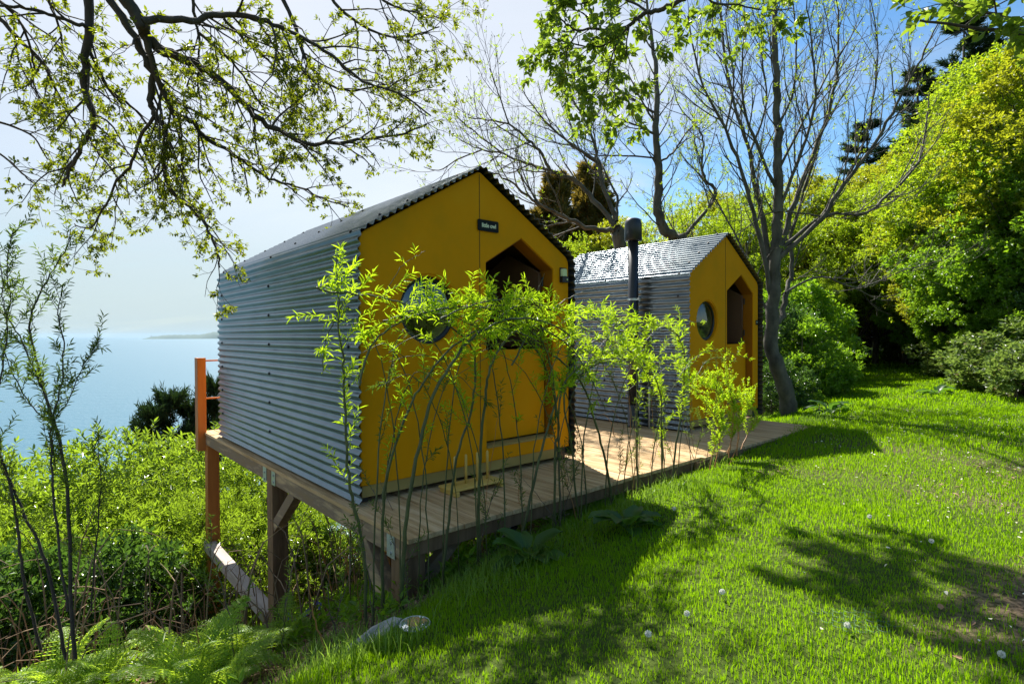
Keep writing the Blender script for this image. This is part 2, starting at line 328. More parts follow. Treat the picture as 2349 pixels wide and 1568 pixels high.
nr = len(rel); q = [(a_ * nr + b_, (a_ + 1) * nr + b_, (a_ + 1) * nr + b_ + 1, a_ * nr + b_ + 1) for a_ in range(len(prof) * 4 - 4) for b_ in range(nr - 1)]
mb.add(pp, q); tag(mb.build('island', mat('island_slopes', (.035, .07, .06), (.07, .11, .08), .004, .95, coord='Object'), smooth=True), kind='structure')
p = at(347, 771, D0 + 300)
lh = empty('lighthouse', (p[0], p[1], SEA + 30), label='tiny lighthouse tower on the far headland tip', cat='lighthouse')
mb = MB(); mb.tube([(0, 0, 0), (0, 0, 20), (0, 0, 24)], [5, 4, 4], 10, True); mb.build('tower', M['stone'], lh)
mb = MB(); mb.tube([(0, 0, 24), (0, 0, 28), (0, 0, 31)], [3.2, 3.2, .3], 10, True); mb.build('lantern', M['steel_dark'], lh)
hm = bpy.data.materials.new('haze_air'); hm.use_nodes = True; hn = hm.node_tree; hn.nodes.remove(hn.nodes['Principled BSDF']); pv = hn.nodes.new('ShaderNodeVolumePrincipled')
pv.inputs['Color'].default_value = (.55, .80, 1.0, 1); pv.inputs['Density'].default_value = 2.2e-5; pv.inputs['Anisotropy'].default_value = 0; hn.links.new(pv.outputs[0], hn.nodes['Material Output'].inputs['Volume'])
mb = MB(); mb.box(-30000, 30000, -30000, 30000, -64, 120); tag(mb.build('haze', hm), kind='stuff')
# ------------------------------------------------------------------ cabins
def gable(Wd, H, RH, off, r_e=.13):
    """outline (x,z) from lower left up over the ridge to lower right, shrunk by off, rounded eaves"""
    sl = (RH - H) / (Wd / 2); an = math.atan(sl)
    x0 = off; apex = (Wd / 2, RH - off / math.cos(an))
    ez = apex[1] - sl * (Wd / 2 - off)
    def rnd(p, a, b, r, n=8):
        p, a, b = Vector(p), Vector(a), Vector(b); d1 = (a - p).normalized(); d2 = (b - p).normalized(); ang = d1.angle(d2); t = r / math.tan(ang / 2)
        c = p + (d1 + d2).normalized() * (r / math.sin(ang / 2)); s = p + d1 * t; e = p + d2 * t
        out = []
        for k in range(n + 1):
            f = k / n; v = (s - c).lerp(e - c, f); v = v.normalized() * r; out.append(tuple(c + v))
        return out
    L_ = rnd((x0, ez), (x0, 0), apex, r_e); Rr = [(Wd - x, z) for x, z in L_[::-1]]
    ap = rnd(apex, (x0, ez), (Wd - x0, ez), .05, 4)
    return L_, ap, Rr, apex
def resample(pts, step):
    P = np.array(pts); d = np.concatenate([[0], np.cumsum(np.linalg.norm(np.diff(P, axis=0), axis=1))]); n = max(2, int(round(d[-1] / step))); t = np.linspace(0, d[-1], n + 1)
    return np.stack([np.interp(t, d, P[:, 0]), np.interp(t, d, P[:, 1])], -1), t
def cabin(name, origin, Wd, Lg, H, RH, win, door, label):
    t = empty(name, W(*origin), YAW, label=label, cat='cabin')
    L_, ap, Rr, apex = gable(Wd, H, RH, .011)
    path = [(.011, 0.0)] + L_ + ap + Rr + [(Wd - .011, 0.0)]
    P, s = resample(path, .00714); pitch = s[-1] / round(s[-1] / .0714)
    T = np.gradient(P, axis=0); T /= np.linalg.norm(T, axis=1)[:, None]; Nn = np.stack([-T[:, 1], T[:, 0]], -1)
    wave = .0122 * np.cos(2 * math.pi * s / pitch)
    Po = P + Nn * wave[:, None]; Pi = P + Nn * (wave - .0025)[:, None]
    mb = MB(); ys = np.concatenate([[0], np.linspace(.9, Lg, max(3, int(Lg / .9)))]); n = len(P); A = []
    for y in ys:
        sg = .0012 * math.sin(y * 3.1)
        A.append(np.stack([Po[:, 0] + sg, np.full(n, y), Po[:, 1]], -1))
    A = np.concatenate(A); i = np.arange(len(ys) - 1)[:, None] * n; j = np.arange(n - 1)[None]
    qd = np.stack([i + j, i + n + j, i + n + j + 1, i + j + 1], -1).reshape(-1, 4)
    mb.add(A, qd)
    B = np.concatenate([np.stack([Pi[:, 0], np.full(n, y), Pi[:, 1]], -1) for y in ys]); mb.add(B, qd[:, ::-1])
    for y in (0, Lg):
        rim = np.concatenate([np.stack([Po[:, 0], np.full(n, y), Po[:, 1]], -1), np.stack([Pi[:, 0], np.full(n, y), Pi[:, 1]], -1)])
        jj = np.arange(n - 1); mb.add(rim, np.stack([jj, jj + 1, jj + 1 + n, jj + n], -1))
    o = mb.build('corrugated_cladding', M['steel'], t, smooth=True)
    for e in (): pass
    # screws: rows of dark capped screws on the crests / valleys
    sc = MB()
    for y in (.16, Lg * .5, Lg - .22):
        for k in range(2, len(P), 1):
            pass
        ks = [int(x) for x in np.linspace(0, n - 1, int(round(s[-1] / (pitch * 4))) + 1)][1:-1]
        for k in ks:
            kk = int(round(round(s[k] / pitch) * pitch / (s[1] - s[0]))); kk = min(max(kk, 0), n - 1)
            c = Po[kk]; nn = Nn[kk]
            sc.tube([(c[0] - nn[0] * .002, y, c[1] - nn[1] * .002), (c[0] + nn[0] * .004, y, c[1] + nn[1] * .004), (c[0] + nn[0] * .0042, y, c[1] + nn[1] * .0042), (c[0] + nn[0] * .011, y, c[1] + nn[1] * .011)], [.015, .015, .009, .008], 8, True)
    sc.build('screws', M['rubber'], t)['kind'] = 'stuff'
    # moulded front with round window and gable-topped door opening, and a back wall
    L2, ap2, R2, apx = gable(Wd, H, RH, .040, .11)
    outline = [(.040, .11)] + L2 + ap2 + R2 + [(Wd - .040, .11)]
    wx, wz, wr = win; circ = lambda r, k=48: [(wx + r * math.cos(a_ * 2 * math.pi / k), wz + r * math.sin(a_ * 2 * math.pi / k)) for a_ in range(k)]
    dl, dr, dz0, dsh, dax, daz = door
    dloop = [(dl, dz0), (dr, dz0), (dr, dsh), (dax, daz), (dl, dsh)]
    fr = plate('front_panel', [outline, circ(wr), dloop], .06, .05, .010, M['ochre'], t)
    bk = plate('back_panel', [outline], Lg - .11, .05, .008, M['ochre'], t)
    # vertical joint under the ridge
    mb = MB(); mb.box(Wd / 2 - .0025, Wd / 2 + .0025, .0575, .062, daz + .02 if abs(Wd / 2 - dax) < .1 else dsh * .0 + .13, apx[1] - .03); mb.build('joint', mat('joint_shadow_gap', (.05, .028, .004), rough=.8), t)
    # reveal rings
    def reveal(loop, y0, y1, m, nm, par, th=.016):
        mb = MB(); c = np.array(loop); k = len(c); ce = c.mean(0)
        inn = c + (ce - c) * (th / np.linalg.norm(ce - c, axis=1))[:, None]
        for ring in (0,):
            v = [(x, y0, z) for x, z in c] + [(x, y1, z) for x, z in c] + [(x, y0, z) for x, z in inn] + [(x, y1, z) for x, z in inn]
            q = []
            for a_ in range(k):
                b_ = (a_ + 1) % k; q += [(a_, b_, b_ + k, a_ + k), (a_ + 2 * k, a_ + 3 * k, b_ + 3 * k, b_ + 2 * k), (a_, a_ + 2 * k, b_ + 2 * k, b_), (a_ + k, b_ + k, b_ + 3 * k, a_ + 3 * k)]
            mb.add(v, q)
        return mb.build(nm, m, par)
    dd = .16
    gro = lambda lp, e: [((x - (dl + dr) / 2) * e + (dl + dr) / 2, (z - (dz0 + dsh) / 2) * e + (dz0 + dsh) / 2) for x, z in lp]
    df = reveal(gro(dloop, 1.004), .075, .075 + dd, M['ochre_in'], 'door_frame', t, .012)
    # window
    wf = reveal(circ(wr + .004), .07, .115, M['ochre'], 'round_window', t, .018)
    mb = MB(); rings = []
    for k, (r, y) in enumerate([(wr - .004, .112), (wr - .045, .100), (wr - .05, .118)]): rings.append([(wx + r * math.cos(a_), y, wz + r * math.sin(a_)) for a_ in np.arange(48) * 2 * math.pi / 48])
    v = [p for rg in rings for p in rg]; q = [(k * 48 + a_, k * 48 + (a_ + 1) % 48, (k + 1) * 48 + (a_ + 1) % 48, (k + 1) * 48 + a_) for k in range(2) for a_ in range(48)]
    mb.add(v, q); mb.build('seal', M['rubber'], wf, smooth=True)
    gm = bpy.data.materials.get('porthole_glass')
    if not gm:
        gm = bpy.data.materials.new('porthole_glass'); gm.use_nodes = True; g_ = gm.node_tree; pb = g_.nodes['Principled BSDF']; g_.nodes.remove(pb)
        gl = g_.nodes.new('ShaderNodeBsdfGlossy'); gl.inputs['Roughness'].default_value = .02; gl.inputs[0].default_value = (.9, .95, .9, 1); tr = g_.nodes.new('ShaderNodeBsdfTransparent'); tr.inputs[0].default_value = (.40, .48, .40, 1)
        fz = g_.nodes.new('ShaderNodeFresnel'); fz.inputs[0].default_value = 1.38; mi = g_.nodes.new('ShaderNodeMixShader'); mi.inputs[0].default_value = .13; g_.links.new(tr.outputs[0], mi.inputs[1]); g_.links.new(gl.outputs[0], mi.inputs[2]); g_.links.new(mi.outputs[0], g_.nodes['Material Output'].inputs[0])
    mb = MB(); nr = 9; v = [(wx, .085, wz)]
    for k in range(1, nr + 1):
        r = (wr - .045) * k / nr; y = .085 + .028 * (k / nr) ** 2
        v += [(wx + r * math.cos(a_), y, wz + r * math.sin(a_)) for a_ in np.arange(48) * 2 * math.pi / 48]
    q = [(1 + (k - 1) * 48 + a_, 1 + (k - 1) * 48 + (a_ + 1) % 48, 1 + k * 48 + (a_ + 1) % 48, 1 + k * 48 + a_) for k in range(1, nr) for a_ in range(48)]
    mb.add(v, q, [(0, 1 + (a_ + 1) % 48, 1 + a_) for a_ in range(48)][::1]); mb.build('glass', gm, wf, smooth=True)
    reveal(circ(wr - .04), .13, .27, M['plylight'], 'inner_ring', wf, .02)
    # lower door leaf (closed) and upper leaf (swung inwards)
    zm = dz0 + (dsh - dz0) * .525
    lf = plate('lower_door', [[(dl + .022, dz0 + .030), (dr - .022, dz0 + .030), (dr - .022, zm), (dl + .022, zm)]], .165, .045, .008, M['ochre'], t)
    mb = MB(); mb.box(dl + .0, dr, .05, .22, dz0 - .004, dz0 + .014); mb.build('door_sill', M['skirt'], t)
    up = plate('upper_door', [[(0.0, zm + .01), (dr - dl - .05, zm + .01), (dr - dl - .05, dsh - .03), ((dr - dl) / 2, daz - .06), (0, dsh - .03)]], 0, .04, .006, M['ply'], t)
    up.location = (dr - .02, .205, 0); up.rotation_euler = (0, 0, R(97)) ; 
    for z in (zm + .12, dsh - .16):
        mb = MB(); mb.tube([(dr - .022, .19, z), (dr - .022, .19, z + .09)], .009, 8, True); mb.build('hinge', M['steel_dark'], t)
    # lining, floor, skirt, skids
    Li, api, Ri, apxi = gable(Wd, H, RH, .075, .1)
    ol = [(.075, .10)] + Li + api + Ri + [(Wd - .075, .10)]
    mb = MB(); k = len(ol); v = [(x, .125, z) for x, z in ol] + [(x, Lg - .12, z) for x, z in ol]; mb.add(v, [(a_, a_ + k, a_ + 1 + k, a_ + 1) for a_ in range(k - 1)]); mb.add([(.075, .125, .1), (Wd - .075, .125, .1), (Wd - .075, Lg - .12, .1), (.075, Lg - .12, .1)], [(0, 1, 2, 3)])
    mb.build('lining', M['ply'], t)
    mb = MB(); mb.box(.06, Wd - .19, .075, .10, .022, .108); mb.build('skirting_board', M['skirt'], t)
    mb = MB()
    for x in (.03, Wd * .5 - .04, Wd - .16): mb.box(x, x + .09, .085 if x > 1.5 else .105, Lg - .05, -.018, .105)
    mb.build('skid', M['steel_dark'], t)
    return t
c1 = cabin('glamping_cabin', (0, 0, 0), 2.326, 3.88, 2.0, 2.69, (.655, 1.43, .288), (1.235, 2.07, .235, 1.865, 1.656, 2.117), 'nearest ochre fronted cabin clad in corrugated steel with a name sign')
c2 = cabin('glamping_cabin', (4.48, .04, 0), 2.05, 2.72, 2.0, 2.64, (.555, 1.402, .278), (1.075, 1.857, .25, 1.826, 1.488, 2.075), 'smaller ochre fronted toilet cabin farther back beside the black flue')
# signs and lamp on the fronts (lie on the panel: things of their own)
s1 = empty('name_sign', W(1.25, .058, 2.178), YAW, label='black little owl name plate under the ridge of the near cabin', cat='sign')
def rrect(w_, h_, r_, n=5, cx=0, cz=0):
    o_ = []
    for (sx_, sz_, a0) in ((1, 1, 0), (-1, 1, 90), (-1, -1, 180), (1, -1, 270)):
        for k in range(n + 1): a_ = R(a0 + 90 * k / n); o_.append((cx + sx_ * (w_ / 2 - r_) + r_ * math.cos(a_), cz + sz_ * (h_ / 2 - r_) + r_ * math.sin(a_)))
    return o_
plate('plate', [rrect(.232, .098, .012)], -.014, .006, .001, mat('sign_black', (.004, .006, .006), rough=.5, spec=.15), s1)
for x in (-.10, .08): mb = MB(); mb.box(x, x + .02, -.008, .004, -.03, .03); mb.build('spacer', M['galv'], s1)
text('lettering', 'little owl', .052, (.005, -.0155, 0), M['white'], s1, .86)
s2 = empty('toilet_sign', W(6.44, .098, 1.395), YAW, label='small black square toilet sign beside the far cabin door', cat='sign')
plate('plate', [rrect(.072, .072, .006)], -.006, .006, .001, mat('sign_black2', (.004, .005, .005), rough=.25), s2)
text('lettering', 'WC', .026, (0, -.0075, 0), M['white'], s2, .8)
lp = empty('wall_lamp', W(2.198, .058, 1.812), YAW, label='small frosted wall lamp with black sensor base at the cabin corner', cat='lamp')
mb = MB(); mb.box(-.043, .043, -.045, .0, -.074, -.012); mb.box(-.045, .045, -.012, .0, -.074, .074); mb.build('base', M['rubber'], lp, bevel=.004)
mb = MB()
for (z0, z1, r0) in ((-.011, .062, .038),):
    prof_ = [(z0, .038), (z1 - .012, .038), (z1 - .004, .034), (z1, .025)]
    v = []; k = 14
    for z, r in prof_: v += [(r * math.cos(a_) * 1.05, -.010 - r * math.sin(a_), z) for a_ in np.linspace(0, math.pi, k)]
    mb.add(v, [(a_ * k + b_, a_ * k + b_ + 1, (a_ + 1) * k + b_ + 1, (a_ + 1) * k + b_) for a_ in range(len(prof_) - 1) for b_ in range(k - 1)]); mb.poly(v[-k:])
mb.build('diffuser', M['frost'], lp, smooth=False)
mb = MB(); mb.tube([(.018, -.044, -.045), (.018, -.05, -.045), (.018, -.053, -.045)], [.009, .009, .003], 10, True); mb.build('sensor', M['frost'], lp)
# ------------------------------------------------------------------ deck
dk = empty('timber_deck', W(0, 0, 0), YAW, label='raised weathered timber deck on posts carrying both cabins', cat='deck')
DZ = -.022
mb = MB(); x = -.06; k = 0
while x < 6.17:
    wd = .142; x1 = min(x + wd, 6.19); f = -.785 if x < 3.25 else -.815
    jz = random.uniform(-.0015, .0015); f += random.uniform(-.004, .004)
    ends = [4.45] if x < .0 else ([1.9 + .6 * (k % 3), 4.45] if k % 2 else [4.45])
    y = f
    for e in ends: mb.box(x, x1 - .005, y, e - .003, DZ - .032, DZ + jz); y = e
    x += wd; k += 1
mb.build('planks', M['deck'], dk, bevel=.002)
mb = MB(); mb.box(-.055, 3.22, -.745, -.70, DZ - .135, DZ - .034); mb.box(3.22, 6.185, -.812, -.77, DZ - .19, DZ - .034); mb.build('fascia', M['postw'], dk, bevel=.003)
mb = MB()
for (y0, y1) in ((-.70, -.15), (-.14, 1.72), (1.88, 4.3)): mb.box(-.052, -.005, y0, y1, DZ - .16, DZ - .034)
mb.build('edge_beam', M['beam'], dk, bevel=.003)
mb = MB()
for y in np.arange(-.2, 4.4, .55): mb.box(.0, 6.15, y, y + .045, DZ - .15, DZ - .034)
mb.build('joist', M['postw'], dk)
def post(U, V, w_, m, z1=DZ - .034, nm='post', extra=.25, d_=None):
    p_ = W(U, V); g = float(ground(p_[0], p_[1])) - extra; mb = MB(); d_ = d_ or w_
    mb.box(U - w_ / 2, U + w_ / 2, V - d_ / 2, V + d_ / 2, g, z1); return mb.build(nm, m, dk, bevel=.004)
post(.035, -.62, .16, M['postw'])
post(.02, 1.80, .15, M['postw']); post(.02, 4.30, .14, M['orange'])
for (U, V, m_) in ((2.2, 1.8, M['orange']), (2.2, 4.3, M['orange']), (2.35, -.45, M['postw']), (4.4, -.45, M['postw']), (4.4, 1.8, M['postw']), (6.05, -.45, M['postw']), (1.25, 1.8, M['orange']), (4.4, 4.3, M['orange'])): post(U, V, .11, m_)
for a_, b_, w_, h_ in (((.0, 1.74, -.60), (.0, 1.22, -.17), .09, .10), ((.02, -.52, -.66), (.0, -.10, -.18), .10, .13), ((.10, -.62, -.42), (.42, -.62, -.15), .07, .09)):
    mb = MB(); mb.bar(a_, b_, w_, h_); mb.build('knee_brace', M['beam'], dk, bevel=.003)
mb = MB(); mb.bar((-.02, 4.36, -1.50), (-.02, 1.88, -1.53), .12, .13); mb.build('cross_beam', M['greyw'], dk, bevel=.004)
mb = MB(); mb.bar((1.25, 1.74, -1.0), (2.3, 1.74, -1.0), .04, .13); mb.bar((2.2, 4.2, -.9), (2.2, -.4, -.55), .045, .13); mb.bar((2.35, -.40, -.25), (4.4, -.40, -.25), .045, .13); mb.build('rail_beam', M['greyw'], dk, bevel=.003)
for (y, z0, z1) in ((1.68, -.185, -.05), (1.93, -.20, -.05), (-.56, -.20, -.055)):
    mb = MB(); mb.box(-.058, -.0545, y - .05, y + .05, z0, z1)
    for dz_ in (.03, .095): mb.tube([(-.058, y, z0 + dz_), (-.066, y, z0 + dz_)], .011, 6, True)
    mb.build('bracket', M['galv'], dk)
# railing at the seaward end
rl = empty('railing', W(0, 0, 0), YAW, label='orange stained balustrade post and rail at the seaward deck end', cat='railing')
for U in (-.09, 2.2, 4.4, 6.1):
    mb = MB(); mb.box(U - .05, U + .05, 4.30, 4.35, -.26, .945); mb.box(U - .048, U - .02, 4.352, 4.46, -.26, .945); mb.build('post', M['orange'], rl, bevel=.003)
mb = MB(); mb.box(-.08, 6.15, 4.36, 4.40, .895, .915); mb.box(-.08, 6.15, 4.37, 4.39, .40, .42); mb.build('rail', M['orange'], rl)
# flue, thin pipe, pipes under deck
fl = empty('flue_pipe', W(4.36, .806, DZ), YAW, label='tall black flue with wide cowl standing beside the far cabin wall', cat='flue')
mb = MB(); mb.tube([(0, 0, .30), (0, 0, 1.0), (0, 0, 2.56)], .068, 24, True); mb.tube([(0, 0, 0), (0, 0, .02), (0, 0, .03), (0, 0, .30)], [.085, .085, .075, .075], 24, True); mb.build('pipe', M['black'], fl, smooth=True)
mb = MB(); mb.tube([(0, 0, 2.50), (0, 0, 2.51), (0, 0, 2.72), (0, 0, 2.785), (0, 0, 2.80)], [.10, .118, .115, .100, .07], 28, True); mb.build('cowl', M['black'], fl, smooth=True)
mb = MB(); mb.tube([(0, 0, 1.70), (0, 0, 1.73)], .073, 24, True); mb.box(.07, .13, -.012, .012, 1.70, 1.73); mb.box(-.02, .02, -.11, -.07, 1.70, 1.735); mb.build('clamp', M['galv'], fl)
tp = MB(); tp.tube([W(4.42, .595, DZ), W(4.42, .595, .3), W(4.42, .595, .53)], .011, 10, True); tag(tp.build('condensate_pipe', M['pvc'], smooth=True), 'thin pale upright pipe at the foot of the far cabin wall', 'pipe')
tp = MB(); a_ = gh(500, 1378); b_ = gh(830, 1300); pts = [a_ + np.array([-1.2, -.4, .0]), a_, (a_ + b_) / 2, b_, W(2.6, 1.2, -1.1), W(4, 1, -1.05)]
pts = [np.array([p_[0], p_[1], float(ground(p_[0], p_[1])) + .10]) for p_ in pts]
tp.tube(pts, .030, 10, True); tag(tp.build('drain_pipe', M['pvc'], smooth=True), 'long grey waste pipe running across the slope under the deck', 'pipe')
tp = MB(); tp.tube([W(.55, -.60, -.50), W(1.35, -.45, -.14)], .024, 10, True); tag(tp.build('soil_pipe', M['black'], smooth=True), 'black pipe slanting down from the deck edge to the grass', 'pipe')
# boot rack
rk = empty('boot_rack', W(.905, -.148, DZ), YAW, label='pale wooden welly boot rack with four upright pegs on the deck', cat='boot rack')
mb = MB(); mb.box(-.255, .255, -.115, .10, .040, .056); mb.build('board', M['rack'], rk, bevel=.003)
for x in (-.235, .215):
    mb = MB(); mb.box(x, x + .03, -.125, .11, .001, .0395); mb.build('foot', M['rack'], rk, bevel=.003)
for x in (-.165, -.055, .060, .165):
    mb = MB(); mb.tube([(x, .0, .056), (x, 0, .28), (x, 0, .29)], [.011, .011, .006], 10, True); mb.build('peg', M['rack'], rk, smooth=True)
# stone slab, glass disc
p = gh(856, 1467)
def slab(name, p, sx_, sy_, h, m, seed, rz):
    r_ = random.Random(seed); mb = MB(); k = 14; base = [(math.cos(a_) * sx_ * (1 + r_.uniform(-.18, .12)), math.sin(a_) * sy_ * (1 + r_.uniform(-.2, .15))) for a_ in np.arange(k) * 2 * math.pi / k]
    rg = [(1.0, -.06), (1.02, h * .5), (.95, h), (.6, h * 1.1), (.25, h * 1.05)]; v = []
    for f, z in rg: v += [(x * f, y * f, z + r_.uniform(-.006, .006)) for x, y in base]
    mb.add(v, [(a_ * k + b_, a_ * k + (b_ + 1) % k, (a_ + 1) * k + (b_ + 1) % k, (a_ + 1) * k + b_) for a_ in range(len(rg) - 1) for b_ in range(k)]); mb.poly(v[-k:])
    o = mb.build(name, m, smooth=False); o.location = p; o.rotation_euler = (R(8), R(-14), rz); return o
tag(slab('stone_slab', p + np.array([0, 0, .0]), .17, .05, .028, M['stone'], 3, R(42)), 'pale flat stone half buried at the lawn edge', 'stone')
p = gh(952, 1442); ds = empty('glass_lid', p, 0, label='small round glass disc lying in the grass below the corner post', cat='glass lid')
gg = mat('clear_glass', (.75, .85, .8), rough=.05); gg.node_tree.nodes['Principled BSDF'].inputs['Transmission Weight'].default_value = .85; gg.node_tree.nodes['Principled BSDF'].inputs['IOR'].default_value = 1.3
mb = MB(); mb.tube([(0, 0, .02), (0, 0, .028), (0, 0, .036)], [.068, .07, .045], 28, True); mb.build('disc', gg, ds, smooth=False)
mb = MB(); mb.tube([(.070 * math.cos(a_), .070 * math.sin(a_), .026) for a_ in np.linspace(0, 2 * math.pi, 33)], .004, 6); mb.build('rim', M['pvc'], ds)
# ------------------------------------------------------------------ vegetation tools
def unit(a): return a / (np.linalg.norm(a, axis=-1, keepdims=True) + 1e-12)
def leaves(mb, P, Dn, Ln, Wd, hexa=False, droop=.15, fold=.22, up=None):
    """one small folded blade per row"""
    n = len(P); Dn = unit(Dn); Rv = rng.normal(size=(n, 3)) * .75 + (np.array([0, 0, 1.]) if up is None else up)
    s = unit(np.cross(Dn, Rv)); u_ = np.cross(s, Dn); Ln = np.broadcast_to(Ln, (n,))[:, None]; Wd = np.broadcast_to(Wd, (n,))[:, None] * .5
    if not hexa:
        v = np.stack([P, P + Dn * Ln * .45 + s * Wd + u_ * Wd * fold, P + Dn * Ln - u_ * Ln * droop, P + Dn * Ln * .45 - s * Wd + u_ * Wd * fold], 1)
        b = np.arange(n)[:, None] * 4; mb.add(v.reshape(-1, 3), None, np.concatenate([b + [0, 1, 2], b + [0, 2, 3]]))
    else:
        z = u_ * Ln * droop
        v = np.stack([P, P + Dn * Ln * .28 + s * Wd * .95 + u_ * Wd * fold, P + Dn * Ln * .66 + s * Wd * .75 + u_ * Wd * fold - z * .35, P + Dn * Ln - z, P + Dn * Ln * .66 - s * Wd * .75 + u_ * Wd * fold - z * .35, P + Dn * Ln * .28 - s * Wd * .95 + u_ * Wd * fold], 1)
        b = np.arange(n)[:, None] * 6; mb.add(v.reshape(-1, 3), np.concatenate([b + [0, 1, 2, 3], b + [0, 3, 4, 5]]))
def shoots(mb, P, Dn, k, ll, lw, sl, ang=55, hexa=False, droop=.2, jit=.25):
    """k leaves spiralling round each little shoot"""
    P = np.asarray(P, float); Dn = unit(np.asarray(Dn, float)); n = len(P)
    a = unit(np.cross(Dn, rng.normal(size=(n, 3)))); b = np.cross(Dn, a)
    t = (np.arange(k) + .5) / k; ph = np.arange(k) * 2.4 + rng.uniform(0, 6.28, (n, 1))
    aa = np.radians(ang * (1.15 - .55 * t) + rng.normal(size=(n, k)) * 10)
    rad = a[:, None] * np.cos(ph)[..., None] + b[:, None] * np.sin(ph)[..., None]
    D2 = Dn[:, None] * np.cos(aa)[..., None] + rad * np.sin(aa)[..., None] + rng.normal(size=(n, k, 3)) * jit * .5
    pos = P[:, None] + Dn[:, None] * (t[None, :, None] * sl)
    sc_ = rng.uniform(.65, 1.15, (n, k))
    leaves(mb, pos.reshape(-1, 3), D2.reshape(-1, 3), (sc_ * ll).ravel(), (sc_ * lw).ravel(), hexa, droop)
def dirrand(up=.3, d=None):
    v = np.array([random.gauss(0, 1), random.gauss(0, 1), random.gauss(0, 1)]); v /= np.linalg.norm(v)
    return v
def smooth_path(pts, n):
    P = np.asarray(pts, float); d = np.concatenate([[0], np.cumsum(np.linalg.norm(np.diff(P, axis=0), axis=1))])
    # catmull-rom
    t = np.linspace(0, len(P) - 1, n); out = []
    for x in t:
        i = min(int(x), len(P) - 2); f = x - i; p0 = P[max(i - 1, 0)]; p1 = P[i]; p2 = P[i + 1]; p3 = P[min(i + 2, len(P) - 1)]
        out.append(.5 * (2 * p1 + (p2 - p0) * f + (2 * p0 - 5 * p1 + 4 * p2 - p3) * f * f + (3 * p1 - p0 - 3 * p2 + p3) * f ** 3))
    return np.array(out)
def sprout(mb, pts, r0, r1, lev, cfg, nodes):
    """children along a limb; cfg: per level (spacing, length, angle, wander, bias vector); nodes collects leaf places"""
    if lev >= len(cfg['lv']): return
    sp, ln, ang, wan, bias, seg = cfg['lv'][lev]
    P = np.asarray(pts); dl = np.concatenate([[0], np.cumsum(np.linalg.norm(np.diff(P, axis=0), axis=1))]); Lt = dl[-1]
    s = Lt * cfg.get('start', .15) + random.uniform(0, sp)
    last = lev == len(cfg['lv']) - 1
    while s < Lt * .995:
        f = s / Lt; i = min(np.searchsorted(dl, s, side='right') - 1, len(P) - 2); g = (s - dl[i]) / (dl[i + 1] - dl[i] + 1e-9)
        p = P[i] * (1 - g) + P[i + 1] * g; T = unit(P[i + 1] - P[i]); r = r0 + (r1 - r0) * f
        ax = unit(np.cross(T, dirrand())); an = R(random.gauss(ang, ang * .22)); d = T * math.cos(an) + ax * math.sin(an)
        l_ = ln * random.uniform(.5, 1.25) * (1 - .45 * f); rc = min(r * .62, cfg['rmax'][lev]); q = [p]; m = seg
        for k in range(m):
            d = unit(d + np.array([random.gauss(0, wan) for _ in range(3)]) + np.asarray(bias) * (k + 1) / m)
            q.append(q[-1] + d * l_ / m)
        re = max(rc * .35, cfg['rmin'])
        mb.tube(q, np.linspace(rc, re, len(q)), 5 if lev == 0 else (4 if lev == 1 else 3))
        if last or random.random() < cfg.get('tipleaf', .5):
            nodes.append((q[-1], d, rc))
        if last:
            for k in range(1, len(q) - 1):
                if random.random() < cfg.get('midleaf', .6): nodes.append((q[k], unit(d + dirrand() * .8), rc))
        sprout(mb, q, rc, re, lev + 1, cfg, nodes)
        s += sp * random.uniform(.6, 1.4)
def woody_tree(name, limbs, cfg, bark, leafm, lk, label, cat='tree', group=None, root=None, bud=None, hexa=True):
    """limbs: (points, r0, r1, bool sprouting)"""
    base = root if root is not None else limbs[0][0][0]
    t = empty(name, (0, 0, 0), 0, label=label, cat=cat, group=group)
    t.location = base; off = -np.asarray(base, float)
    wood = MB(); nodes = []
    for pts, r0, r1, sp in limbs:
        n = max(8, int(len(pts) * 4)); P = smooth_path(pts, n) + off
        P[1:-1] += rng.normal(size=(n - 2, 3)) * min(r0, .05) * .25
        rr = np.linspace(r0, r1, n) * (1 + .06 * np.sin(np.arange(n) * 1.7)); wood.tube(P, rr, 9 if r0 > .04 else 6)
        if sp: sprout(wood, P, r0, r1, 0, dict(cfg, start=sp if isinstance(sp, float) else .15), nodes)
    wood.build('trunk', bark, t, smooth=True)
    if nodes and lk:
        k, ll, lw, sl, ang, keep = lk
        nd = [x for x in nodes if random.random() < keep]
        if nd:
            mbl = MB(); shoots(mbl, [x[0] for x in nd], [x[1] for x in nd], k, ll, lw, sl, ang, hexa=hexa); mbl.build('foliage', leafm, t)
    if bud and nodes:
        mbb = MB()
        for p, d, r in nodes[::2]: mbb.tube([p, p + d * bud * .5, p + d * bud], [bud * .12, bud * .22, bud * .04], 4)
        mbb.build('bud', bark, t)['kind'] = 'stuff'
    return t
# ------------------------------------------------------------------ the big tree whose limbs hang into the picture from the left
z1 = lambda a, b, d: at(a * .4754, b * .4754, d)
def PL(f, pts, d0, d1): n = len(pts) - 1; return [f(x, y, d0 + (d1 - d0) * (i / n)) for i, (x, y) in enumerate(pts)]
TR = np.array([-7.2, 3.6, 0.]); TR[2] = float(ground(TR[0], TR[1]))
def trunkto(p, h): a = TR + np.array([0, 0, h]); return [a, a * .6 + np.array(p) * .4 + np.array([0, 0, 1.0]), np.array(p) + (a - p) * .12 + np.array([0, 0, .55]), np.array(p)]
limbs = [([TR, TR + np.array([.1, .1, 2.5]), TR + np.array([.35, .2, 5.2]), TR + np.array([.9, .4, 8.5])], .26, .14, False)]
def limb(pts, r0, r1, d0, d1, link=None, st=.12):
    P = PL(z1, pts, d0, d1)
    if link: limbs.append((trunkto(P[0], link), r0 * 1.7, r0, False))
    limbs.append((P, r0, r1, st))
